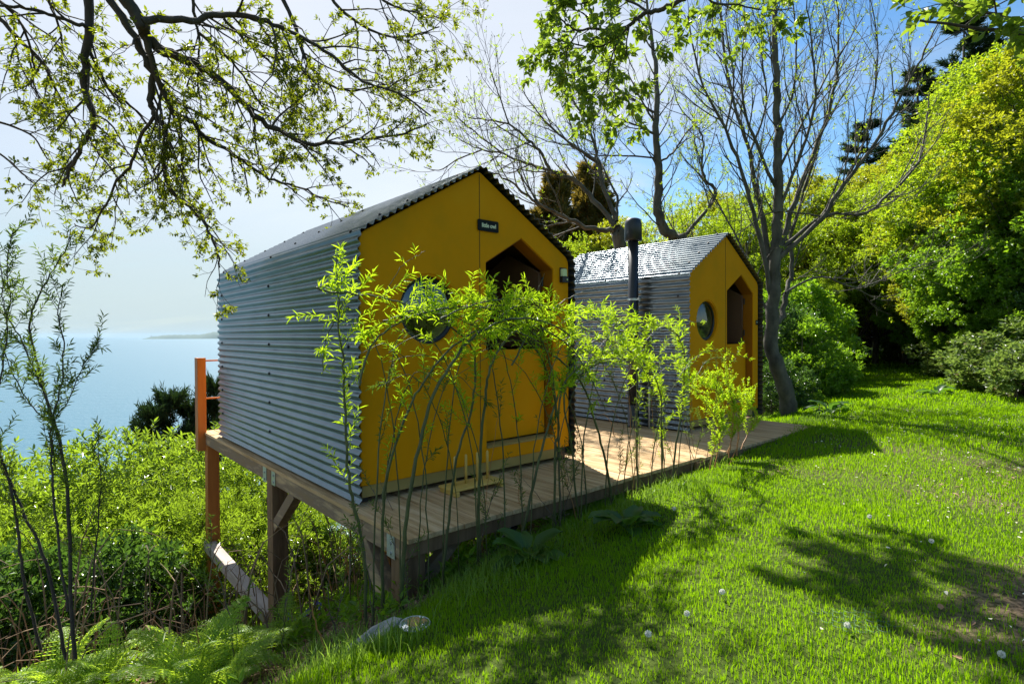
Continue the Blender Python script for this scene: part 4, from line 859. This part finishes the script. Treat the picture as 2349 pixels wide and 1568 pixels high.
for X, Y in spots:
    if Y > 1500 and X > 560: continue
    if random.random() < .3: continue
    p = gh(X, Y); o = ferns[fi % 3] if fi < 3 else ferns[fi % 3].copy()
    if fi >= 3: COL.objects.link(o)
    fi += 1; o.location = p; s = random.uniform(.42, .85); o.scale = (s, s, s * random.uniform(.9, 1.3)); o.rotation_euler = (random.uniform(-.15, .15), random.uniform(-.15, .15), random.uniform(0, 6.28))
    row = 'topmost' if Y < 1380 else 'upper' if Y < 1440 else 'middle' if Y < 1510 else 'lower' if Y < 1570 else 'bottom'
    o['label'] = 'bright lacy fern at picture column %d, %s row, %s' % (int(max(X, 0) // 44) + 1, row, cols[min(5, max(0, int(X // 130)))])
# ------------------------------------------------------------------ willow shrub at the far left and the living-willow rods
TWF = 1.0; DNS = 1.0
def rod(name, paths, leafspec, m_w, m_l, label, cat, group=None, side=None, base=None):
    """paths: (points, r0, r1, leaf start fraction, leaf density per m, side twig spacing)"""
    b = np.asarray(paths[0][0][0], float) if base is None else base
    t = empty(name, b, 0, label=label, cat=cat, group=group); wood = MB(); P_ = []; D_ = []
    ll, lw, k, sl = leafspec
    for pts, r0, r1, f0, dens, tw in paths:
        dens = dens * DNS
        n = max(10, len(pts) * 5); q = smooth_path(pts, n) - b; q[1:-1] += rng.normal(size=(n - 2, 3)) * .003; wood.tube(q, np.linspace(r0, r1, n), 6)
        dl = np.concatenate([[0], np.cumsum(np.linalg.norm(np.diff(q, axis=0), axis=1))]); Lt = dl[-1]
        def pt(s): i = min(np.searchsorted(dl, s, side='right') - 1, n - 2); g = (s - dl[i]) / (dl[i + 1] - dl[i] + 1e-9); return q[i] * (1 - g) + q[i + 1] * g, unit(q[i + 1] - q[i])
        s = Lt * f0
        while s < Lt and dens:
            p, T = pt(s); P_.append(p); D_.append(unit(T * .5 + dirrand() * .6 + np.array([0, 0, .45]))); s += random.uniform(.5, 1.5) / dens
        if tw:
            s = Lt * f0
            while s < Lt:
                p, T = pt(s); d = unit(T * .6 + dirrand() * .7 + np.array([0, 0, .45])); l_ = random.uniform(.05, .22); c = [p]
                for e in range(4): d = unit(d + dirrand() * .12 + np.array([0, 0, .05])); c.append(c[-1] + d * l_ / 4)
                wood.tube(c, np.linspace(.0022, .001, 5), 3)
                for e in range(1, 5): P_.append(c[e]); D_.append(d + dirrand() * .25)
                s += tw * TWF * random.uniform(.5, 1.5)
    wood.build('stem', m_w, t, smooth=True)
    if P_:
        mb = MB(); shoots(mb, P_, D_, k, ll, lw, sl, 50, hexa=True, droop=.3); mb.build('foliage', m_l, t)
    return t
random.seed(71); rng = np.random.default_rng(71)
z5 = lambda a, b, d: at(a * .5244, 745.5 + b * .5244, d)
def zz(pts, d0=3.3, d1=3.4): return PL(z5, pts, d0, d1)
LS = (.046, .0075, 6, .05)
TWF = 1.5
G1 = 'thin willow stems at the left edge'
left = [([(330, 1470), (310, 1200), (300, 800), (260, 500), (220, 370), (165, 180), (130, 0), (165, -120), (225, -230), (290, -330), (310, -420)], .011, .002, .22, 'thickest dark willow stem, upright near the left edge'),
        ([(290, 1460), (200, 1050), (90, 790), (0, 590), (-60, 480)], .010, .005, .5, 'willow stem leaning left out of the picture'),
        ([(180, 1420), (110, 1150), (80, 900), (40, 690), (0, 560), (-30, 420), (10, 200), (40, -80), (30, -260), (60, -420)], .009, .002, .35, 'leftmost willow stem curving up to a feathery tip'),
        ([(295, 1250), (250, 900), (225, 600), (230, 430), (270, 250), (280, 80), (255, -60), (280, -180)], .007, .002, .4, 'middle willow stem with upright leafy tip'),
        ([(400, 1250), (430, 800), (440, 650), (405, 520)], .005, .002, .3, 'short bare willow stem right of the others'),
        ([(240, 620), (235, 430), (300, 330), (350, 200), (395, 130), (435, 95)], .004, .0015, .3, 'thin willow twig leaning right over the sea'),
        ([(232, 440), (130, 340), (50, 200), (0, 60), (-40, -60)], .004, .0015, .2, 'thin willow twig leaning left over the sea'),
        ([(270, 560), (190, 300), (90, 60), (20, -60), (10, -220), (-10, -400)], .005, .0015, .25, 'willow twig rising behind the leftmost stem')]
for pts, r0, r1, f0, lb in left:
    rod('willow_sapling', [(zz(pts, 3.2 + random.uniform(-.1, .3), 3.3 + random.uniform(-.2, .4)), r0, r1, f0, 16, .060)], LS, M['bark'], M['L_willowd'], lb, 'willow sapling', G1)
# rods of the living arch in front of the near cabin: planted in a row along the lawn edge, plane V = const
def oz(f, V, *a): return f
def PV(pts, V0, V1, kind):
    out = []; n = len(pts) - 1
    for i, (x, y) in enumerate(pts):
        if kind == 6: X_, Y_ = 401.4 + x * .4148, 917.6 + y * .4148
        elif kind == 3: X_, Y_ = 1261.7 + x * .3657, 458.8 + y * .3657
        elif kind == 2: X_, Y_ = 745.6 + x * .3292, 344 + y * .3292
        else: X_, Y_ = x, y
        out.append(onV(X_, Y_, V0 + (V1 - V0) * i / n))
    return out
TWF = 3.0; DNS = .62
G2 = 'living willow rods in front of the cabins'
LW = (.050, .0085, 6, .045)
def wr(pts, V0, V1, kind, r0, r1, f0, dens, tw, label, m=None, lf=None, extra=(), spec=LW):
    pv = PV(pts, V0, V1, kind); b = pv[0].copy(); g = float(ground(b[0], b[1]))
    if b[2] > g - .02 and b[2] < g + .6: pv.insert(0, np.array([b[0], b[1], g - .05]))
    pa = [(pv, r0, r1, f0, dens, tw)]
    for e in extra: pa.append((PV(e[0], e[1], e[2], e[3]), e[4], e[5], e[6], e[7], e[8]))
    return rod('willow_rod', pa, spec, m or M['rod'], lf or M['L_willow'], label, 'willow rod', G2)
wr([(1060, 1270), (1045, 850), (985, 560), (950, 330), (940, 0), (925, -250), (900, -420), (905, -560), (890, -800)], -1.0, -.98, 6, .011, .003, .42, 26, .05, 'leftmost willow rod standing before the corrugated wall, leafy from halfway up')
wr([(1150, 1230), (1150, 600), (1190, 350), (1280, 80), (1370, -90), (1500, -260), (1640, -370), (1760, -400), (1890, -380), (2010, -320)], -.95, -1.3, 6, .010, .003, .55, 22, .055, 'willow rod curving right across the round window')
wr([(1255, 1240), (1265, 850), (1320, 400), (1420, 0), (1540, -220), (1680, -370), (1850, -450), (2050, -430), (2230, -330)], -1.0, -1.35, 6, .014, .004, .6, 24, .05, 'thick pale green willow rod leaning right up to the arch')
wr([(1480, 990), (1520, 600), (1560, 300), (1640, 50), (1660, -150), (1640, -300), (1500, -420), (1330, -470), (1150, -440)], -.9, -1.2, 6, .011, .003, .5, 24, .05, 'willow rod bending back left over the window')
wr([(1685, 900), (1680, 600), (1690, 300), (1715, 0), (1745, -180), (1850, -360), (2010, -400), (2180, -300), (2300, -120), (2380, 60)], -.95, -1.2, 6, .013, .003, .5, 26, .05, 'upright willow rod in front of the near door arching right')
wr([(1910, 790), (1960, 560), (2020, 300), (2110, 0), (2190, -140), (2300, -210), (2440, -230), (2560, -200)], -.9, -1.15, 6, .013, .003, .6, 26, .05, 'dark willow rod leaning right in front of the door corner')
wr([(2100, 800), (2100, 300), (2120, 150), (2080, -100), (1980, -300), (1850, -420), (1660, -480), (1480, -420)], -.9, -1.1, 6, .010, .003, .5, 26, .05, 'willow rod beside the cabin corner bending left into the arch')
wr([(2240, 760), (2200, 300), (2150, 0), (2200, -200), (2330, -330), (2480, -300), (2600, -200)], -.9, -1.0, 6, .009, .003, .5, 26, .05, 'willow rod rising right of the near cabin corner')
wr([(560, 1880), (545, 1568), (545, 1200), (545, 990), (500, 830), (400, 740), (250, 760), (120, 820)], -.9, -.95, 3, .010, .003, .45, 28, .045, 'straight upright willow rod crossing the flue')
wr([(700, 1850), (702, 1560), (695, 1250), (650, 1100), (560, 1040), (430, 980), (300, 960)], -.9, -1.0, 3, .009, .003, .4, 26, .05, 'willow rod bending left in front of the far steel wall')
wr([(760, 1860), (790, 1540), (830, 1300), (845, 1050), (820, 880), (730, 800), (600, 770), (480, 790)], -.9, -1.0, 3, .010, .003, .3, 30, .045, 'leafy willow rod hooping over just left of the far cabin front')
wr([(380, 1830), (330, 1568), (250, 1270), (180, 1120), (60, 1000), (0, 960), (-120, 880)], -.9, -1.0, 3, .012, .004, .6, 20, .06, 'stout willow rod with a fork, leaning left between the cabins', extra=[([(185, 1130), (290, 1010), (400, 900), (520, 830)], -.97, -1.0, 3, .005, .002, .2, 22, .06)])
wr([(60, 1700), (60, 1250), (180, 1100), (290, 1030), (400, 1010), (540, 990), (700, 1000), (820, 1030)], -.9, -1.0, 3, .009, .003, .4, 24, .05, 'dark hooped willow rod low between the cabins')
wr([(700, 1500), (720, 1250), (640, 1150), (560, 1150), (470, 1200)], -.9, -.9, 3, .005, .002, .2, 18, .06, 'short young willow rod before the far steel wall')
# loose crossing rods that form the arch itself
wr([(640, 1150), (860, 1100), (1060, 1090), (1200, 1120), (1330, 1170), (1440, 1260), (1530, 1370), (1590, 1600), (1610, 1900)], -1.25, -1.0, 2, .005, .007, .0, 24, .045, 'long arching rod running from the round window over the door')
wr([(-60, 960), (0, 980), (200, 1000), (500, 1050), (720, 1130), (900, 1160), (1050, 1230), (1200, 1300)], -1.1, -1.2, 2, .006, .002, .0, 30, .035, 'near horizontal rod crossing the cabin corner at window height')
wr([(1200, 1180), (1330, 1090), (1500, 1100), (1760, 1130), (1916, 1190), (2080, 1290)], -1.2, -1.0, 2, .006, .002, .1, 24, .045, 'rod stretching right from the arch towards the far cabin')
wr([(240, 1640), (330, 1350), (520, 1200), (700, 1120)], -1.2, -1.2, 2, .006, .003, .3, 20, .05, 'left foot of the arch, bent low across the ochre panel')
wr([(200, 1000), (120, 1080), (60, 1200), (0, 1350), (-20, 1560)], -1.0, -.95, 2, .004, .002, .0, 24, .05, 'drooping rod hanging in front of the corrugated wall edge')
wr([(800, 1180), (1000, 1090), (1200, 1040), (1420, 1050), (1600, 1130), (1720, 1260)], -1.3, -1.1, 2, .005, .002, .1, 30, .04, 'upper rod of the arch dense with bright leaves above the door')
wr([(1300, 1500), (1420, 1250), (1340, 1130), (1180, 1080), (1010, 1130)], -1.1, -1.2, 2, .006, .003, .2, 24, .045, 'rod looping back left over the lower door')
wr([(1430, 1070), (1490, 960), (1530, 860)], -1.1, -1.1, 2, .002, .001, .9, 0, 0, 'bare thin twig pointing up at the door frame')
wr([(1590, 1105), (1700, 1030), (1830, 980), (1900, 985)], -1.0, -1.0, 2, .0035, .0015, .9, 0, 0, 'bare pale twig reaching right across the cabin edge')
wr([(420, 990), (520, 830), (620, 750), (700, 700)], -1.1, -1.1, 2, .002, .001, .55, 18, 0, 'fine twig with three leaf tufts above the round window')
random.seed(77); rng = np.random.default_rng(77)
nth = 'first second third fourth fifth sixth seventh eighth ninth tenth eleventh twelfth thirteenth fourteenth fifteenth sixteenth seventeenth eighteenth nineteenth twentieth twenty-first twenty-second'.split()
for i in range(22):
    x0 = 850 + i * 34 + random.uniform(-12, 12); yb_ = 1400 - (x0 - 850) * .36; dirn = random.choice((-1, 1)); sp = random.uniform(60, 190); ty = random.uniform(715, 860)
    pts = [(x0, yb_), (x0 + dirn * sp * .08, yb_ - (yb_ - ty) * .45), (x0 + dirn * sp * .38, ty + (yb_ - ty) * .20), (x0 + dirn * sp * .8, ty + 12), (x0 + dirn * sp * 1.35, ty + random.uniform(5, 60))]
    wr(pts, -.95 + random.uniform(-.1, .2), -1.1 + random.uniform(-.2, .2), 0, random.uniform(.004, .007), .0016, .55, 11, .12, 'thin arching rod leaning %s, %s of the slender ones counted from the left' % ('left' if dirn < 0 else 'right', nth[i]), spec=(.040, .0065, 5, .04), lf=M['L_willowd'] if i % 3 == 0 else None)
# young orange-stemmed willow to the right
TWF = 1.0; DNS = 1.0
G3 = 'orange-stemmed willow shoots'
for i, (pts, lb) in enumerate((([(1672, 1050), (1682, 960), (1676, 900), (1660, 850)], 'orange willow shoot, tall and leafy, before the far cabin'), ([(1690, 1045), (1695, 950), (1665, 910), (1610, 880)], 'orange willow shoot leaning left'), ([(1640, 1070), (1650, 980), (1600, 900), (1580, 862)], 'orange willow shoot standing behind the hoop'),
                               ([(1668, 1040), (1690, 980), (1712, 940), (1722, 912)], 'orange willow shoot leaning right towards the door'), ([(1700, 1030), (1720, 985), (1738, 955), (1700, 905)], 'outermost orange willow shoot on the right'), ([(1625, 1090), (1640, 1020), (1655, 950), (1640, 880)], 'orange willow shoot nearest the lawn'))):
    rod('willow_shoot', [(PV(pts, -1.0, -1.0, 0), .006, .002, .2, 30, .035)], (.030, .011, 7, .04), M['orod'], M['L_willow'], lb, 'willow shoot', G3)
# thin bare whips standing all along the row
random.seed(81); rng = np.random.default_rng(81)
for i in range(46):
    U_ = -1.15 + i * .105 + random.uniform(-.05, .05); V_ = random.uniform(-1.05, -.55) if U_ > .3 else random.uniform(-1.15, -.2)
    b = W(U_, V_); b[2] = float(ground(b[0], b[1])) - .03; h = random.uniform(.35, 1.15) if U_ > .2 else random.uniform(.3, .8)
    ln = unit(np.array([random.gauss(0, .22), random.gauss(0, .1), 1])); pts = [b, b + ln * h * .5 + np.array([random.gauss(0, .03), 0, 0]), b + ln * h + np.array([random.gauss(0, .06), 0, 0])]
    lf = i % 3 == 0
    rod('willow_whip', [(pts, random.uniform(.0025, .005), .0012, .45, 9 if lf else 0, .10 if i % 2 else 0)], (.036, .007, 5, .04), M['twig'] if i % 4 else M['orod'], M['L_willowd'], 'thin %s whip, number %s along the row from the left, before the deck edge' % ('sparsely leafed' if lf else 'bare', ('one two three four five six seven eight nine ten eleven twelve thirteen fourteen fifteen sixteen seventeen eighteen nineteen twenty'.split() + ['twenty-' + x for x in 'one two three four five six seven eight nine'.split()] + ['thirty'] + ['thirty-' + x for x in 'one two three four five six seven eight nine'.split()] + ['forty'] + ['forty-' + x for x in 'one two three four five six'.split()])[i]), 'willow whip', 'thin willow whips along the deck edge')
# ------------------------------------------------------------------ lawn grass and ground clutter
rng = np.random.default_rng(91); random.seed(91)
def scatter(x0, x1, y0, y1, dens):
    n = int((x1 - x0) * (y1 - y0) * dens); return rng.uniform(x0, x1, n), rng.uniform(y0, y1, n)
def edge_d(x, y):
    U, V = UV(x, y); return edgeV(U) - V
mb = MB()
def blades(x, y, h, wd, lean=.45):
    n = len(x); z = ground(x, y) - .004; a = rng.uniform(0, 6.283, n); b_ = rng.uniform(0, 6.283, n); le = rng.uniform(.1, 1, n) * lean
    dx, dy = np.cos(b_) * le, np.sin(b_) * le; sx_, sy_ = np.cos(a) * wd / 2, np.sin(a) * wd / 2; h = h * rng.uniform(.5, 1.2, n)
    v = np.stack([np.stack([x - sx_, y - sy_, z], -1), np.stack([x + sx_, y + sy_, z], -1), np.stack([x + sx_ * .8 + dx * h * .35, y + sy_ * .8 + dy * h * .35, z + h * .6], -1), np.stack([x - sx_ * .8 + dx * h * .35, y - sy_ * .8 + dy * h * .35, z + h * .6], -1), np.stack([x + dx * h, y + dy * h, z + h * (1 - .25 * le)], -1)], 1)
    b = np.arange(n)[:, None] * 5; mb.add(v.reshape(-1, 3), b + [0, 1, 2, 3], b + [3, 2, 4])
for (y0, y1, x0, x1, dens, h, wd) in ((1.2, 3.2, -1.8, 4.2, 11000, .032, .0036), (3.2, 5.5, -1.5, 6.6, 6500, .034, .005), (5.5, 9, 0, 10, 2000, .05, .009), (9, 15, 2, 15, 800, .06, .015), (15, 36, 4, 28, 230, .08, .032)):
    x, y = scatter(x0, x1, y0, y1, dens); d = edge_d(x, y); pat = nz(x * 2.6, y * 2.6); tf = turf_amount(x, y)
    keep = (d > .02) & (d < 9) & (rng.uniform(0, 1, len(x)) < np.clip(tf * (.80 + .35 * pat), .02, 1)); x, y, d, pat = x[keep], y[keep], d[keep], pat[keep]
    blades(x, y, h * (1 + .25 * pat) * (1 + .35 * np.exp(-np.clip(d, 0, 9) / .22)), np.full(len(x), wd))
tag(mb.build('lawn_grass', M['grass']), 'sunlit mown grass covering the lawn', 'grass', kind='stuff')
mb = MB()
x, y = scatter(-2.2, 9, 1.6, 12, 900); d = edge_d(x, y); keep = (d > -.28) & (d < .28) & (rng.uniform(0, 1, len(x)) < .35 + .5 * (nz(x * 3, y * 3) > 0)); x, y = x[keep], y[keep]
blades(x, y, np.full(len(x), .10), np.full(len(x), .005), .8)
for (X_, Y_, n, s) in ((1095, 1350, 260, .16), (1150, 1300, 200, .15), (1010, 1340, 200, .14), (730, 1500, 220, .12), (780, 1520, 160, .12), (880, 1490, 140, .10), (1560, 1120, 260, .22), (1500, 1140, 220, .20), (1610, 1075, 160, .18), (1230, 1270, 180, .15), (1350, 1215, 160, .14), (1850, 970, 120, .15), (1440, 1170, 160, .16)):
    c = gh(X_, Y_); xx = rng.normal(c[0], s, n); yy = rng.normal(c[1], s * .8, n); blades(xx, yy, np.full(n, .13), np.full(n, .005), .9)
tag(mb.build('tall_grass', M['tallgrass']), 'longer uncut grass along the deck edge of the lawn', 'grass', kind='stuff')
mb = MB()
x, y = scatter(1.2, 7.5, 1.6, 8.5, 34); keep = (edge_d(x, y) > 1.2) & (rng.uniform(0, 1, len(x)) < np.clip((x - y * .45) * .6, 0, 1)); x, y = x[keep], y[keep]; n = len(x)
leaves(mb, np.stack([x, y, ground(x, y) + .035], -1), np.stack([rng.normal(size=n), rng.normal(size=n), rng.normal(size=n) * .2], -1), rng.uniform(.010, .026, n), rng.uniform(.008, .018, n), hexa=True, up=np.array([0, 0, 3.]))
tag(mb.build('petals', M['petal']), 'scattered pale fallen petals on the lawn', 'petals', kind='stuff')
mb = MB()
x, y = scatter(1.0, 5.5, 1.5, 5, 45); keep = (turf_amount(x, y) < .75) & (edge_d(x, y) > .8); x, y = x[keep], y[keep]; n = len(x)
leaves(mb, np.stack([x, y, ground(x, y) + .012], -1), np.stack([rng.normal(size=n), rng.normal(size=n), rng.normal(size=n) * .25], -1), rng.uniform(.02, .05, n), rng.uniform(.012, .028, n), hexa=True, up=np.array([0, 0, 2.]))
x, y = scatter(-3.5, 3.5, 2, 8, 260); keep = (edge_d(x, y) < -.1) & (edge_d(x, y) > -3); x, y = x[keep], y[keep]; n = len(x)
leaves(mb, np.stack([x, y, ground(x, y) + .012], -1), np.stack([rng.normal(size=n), rng.normal(size=n), rng.normal(size=n) * .35], -1), rng.uniform(.03, .09, n), rng.uniform(.006, .022, n), hexa=True, up=np.array([0, 0, 1.]))
tag(mb.build('leaf_litter', M['deadleaf']), 'brown dead leaves and chips on bare soil', 'leaf litter', kind='stuff')
# low ground cover on the slope (ivy, small plants)
mb = MB(); x, y = scatter(-8, 6, 1.8, 11, 46); keep = (edge_d(x, y) < .0) & (edge_d(x, y) > -6.5) & (nz(x * 1.7 + 3, y * 1.9) > -.25); x, y = x[keep], y[keep]; n = len(x)
shoots(mb, np.stack([x, y, ground(x, y)], -1), np.stack([rng.normal(size=n) * .3, rng.normal(size=n) * .3, np.ones(n)], -1), 8, .075, .028, .12, 65, hexa=True)
tag(mb.build('ground_cover', M['L_mid']), 'mixed low leafy ground cover on the slope', 'ground cover', kind='stuff')
mb = MB(); random.seed(95)
for i in range(1500):
    x_, y_ = random.uniform(-7.5, 4.5), random.uniform(3.0, 11.5)
    if not -7 < float(edge_d(x_, y_)) < -.9: continue
    z_ = float(ground(x_, y_)); h_ = random.uniform(.25, 1.3) if x_ < -1.2 or y_ > 7 else random.uniform(.1, .4); a_ = random.uniform(0, 6.28); l_ = random.uniform(.1, .7)
    p0 = np.array([x_, y_, z_ - .02]); p1 = p0 + np.array([math.cos(a_) * l_ * .35, math.sin(a_) * l_ * .35, h_ * .75]); p2 = p0 + np.array([math.cos(a_) * l_, math.sin(a_) * l_, h_ * random.uniform(.6, 1.1)])
    mb.tube(smooth_path([p0, p1, p2], 6), np.linspace(random.uniform(.004, .009), .002, 6), 4)
tag(mb.build('dry_stems', mat('dry_stem', (.10, .055, .025), (.34, .23, .13), 3, .8)), 'tangle of brown dry stems through the scrub on the slope', 'dry stems', kind='stuff')
# dock plants
def dock(X_, Y_, s, seed, lb):
    random.seed(seed); global rng; rng = np.random.default_rng(seed); mb = MB(); n = 13
    for k in range(n):
        a = k * 2.4; el = random.uniform(.25, 1.0); L_ = random.uniform(.13, .24); wd = L_ * random.uniform(.5, .68); d = np.array([math.cos(a) * math.cos(el), math.sin(a) * math.cos(el), math.sin(el)]); sd = unit(np.cross(d, [0, 0, 1])); st = random.uniform(.04, .09)
        rows = []; p = d * st
        for j in range(7):
            f = j / 6; w_ = wd * .5 * math.sin(math.pi * min(1, f * .93 + .07)) ** .7; d = unit(d + np.array([0, 0, -.16])); un = np.cross(sd, d)
            rows.append([p + sd * w_ * g + un * (abs(g) * w_ * .35 + math.sin(j * 2.2 + g * 3) * .006) for g in (-1, -.5, 0, .5, 1)]); p = p + d * L_ / 6
        v = [q for r_ in rows for q in r_]; mb.add(v, [(i * 5 + j, i * 5 + j + 1, (i + 1) * 5 + j + 1, (i + 1) * 5 + j) for i in range(6) for j in range(4)])
        mb.tube([(0, 0, 0), rows[0][2]], .003, 4)
    o = mb.build('dock_plant', M['L_dock'], smooth=True); o.location = gh(X_, Y_); o.scale = (s,) * 3; tag(o, lb, 'dock plant', 'broad-leaved dock plants')
dock(1440, 1215, 1.0, 3, 'broad-leaved dock plant in shade midway along the deck edge'); dock(1215, 1285, 1.0, 4, 'broad-leaved dock plant in shade nearest the corner post'); dock(1905, 945, 1.3, 5, 'leafy weed clump between the path and the crooked tree'); dock(2150, 905, 1.2, 6, 'leafy weed clump at the foot of the bramble bank'); dock(1855, 915, 1.2, 7, 'leafy weed clump touching the crooked trunk')
# dandelion clocks
for i, (X_, Y_, lb) in enumerate(((1485, 1462, 'biggest white dandelion clock in the foreground'), (1655, 1362, 'white dandelion clock near the middle of the lawn'), (1574, 1412, 'pale dandelion clock between the two bright ones'), (1993, 1185, 'white dandelion clock far right of the tree shadow'), (2135, 1242, 'dandelion clock near the worn patch'), (1942, 1440, 'dandelion clock beside the dark blot of shade'), (1545, 1165, 'dandelion clock by the tall grass at the deck'), (2295, 1510, 'small dandelion clock at the bottom right'))):
    p = gh(X_, Y_ + 14); t = empty('dandelion_clock', p, 0, label=lb, cat='dandelion clock', group='dandelion clocks on the lawn')
    mb = MB(); mb.tube([(0, 0, 0), (.004, 0, .03), (.006, 0, .055)], .0016, 5); mb.build('stalk', M['rod'], t)
    mb = MB(); n = 220; v = unit(rng.normal(size=(n, 3))); c = np.array([.006, 0, .066]); leaves(mb, c + v * .006, v, .016, .0022); leaves(mb, c + v * .018, v + rng.normal(size=(n, 3)) * .9, .006, .004); mb.build('seed_head', M['clock'], t); t.scale = (.62 - .03 * (i % 3),) * 3
# bluebells
for i, (X_, Y_, lb) in enumerate(((668, 1462, 'bluebell stem left of the middle post foot'), (682, 1475, 'taller bluebell beside its neighbours'), (697, 1462, 'bluebell nearest the rods'), (740, 1440, 'lone bluebell farther right'))):
    p = gh(X_, Y_); t = empty('bluebell', p, random.uniform(0, 6), label=lb, cat='bluebell', group='bluebells below the deck'); mb = MB(); st = smooth_path([(0, 0, 0), (.01, 0, .12), (.03, 0, .20), (.055, 0, .215)], 12); mb.tube(st, .002, 5)
    mb.build('stem', M['rod'], t); mb = MB()
    for k in range(6, 12):
        a = k * 2.4; q = st[k] + np.array([math.cos(a) * .014, math.sin(a) * .014, -.004]); mb.tube([q, q + np.array([0, 0, -.010]), q + np.array([0, 0, -.02])], [.003, .006, .008], 6)
    mb.build('flower', M['blue'], t)['kind'] = 'stuff'
# scrap of green wire netting in the worn turf
mb = MB(); c = gh(1985, 1420)
for i in range(6):
    for j in range(5):
        q = c + np.array([(i - 4) * .045 + (j % 2) * .022, (j - 3) * .038, 0]); 
        if (i in (0, 5) and j % 3 == 0): continue
        ring = [q + np.array([math.cos(a) * .024, math.sin(a) * .022, 0]) for a in np.linspace(0, 2 * math.pi, 7)]
        ring = [np.array([r_[0], r_[1], float(ground(r_[0], r_[1])) + .013]) for r_ in ring]; mb.tube(ring, .0006, 3)
tag(mb.build('wire_netting', mat('green_wire', (.06, .17, .12), rough=.6)), 'scrap of thin green wire netting trodden into the lawn', 'wire netting')
for p_ in [o for o in bpy.data.objects if o.type == 'EMPTY' and o.parent is None and 'label' not in o]: print('UNLABELLED', p_.name)
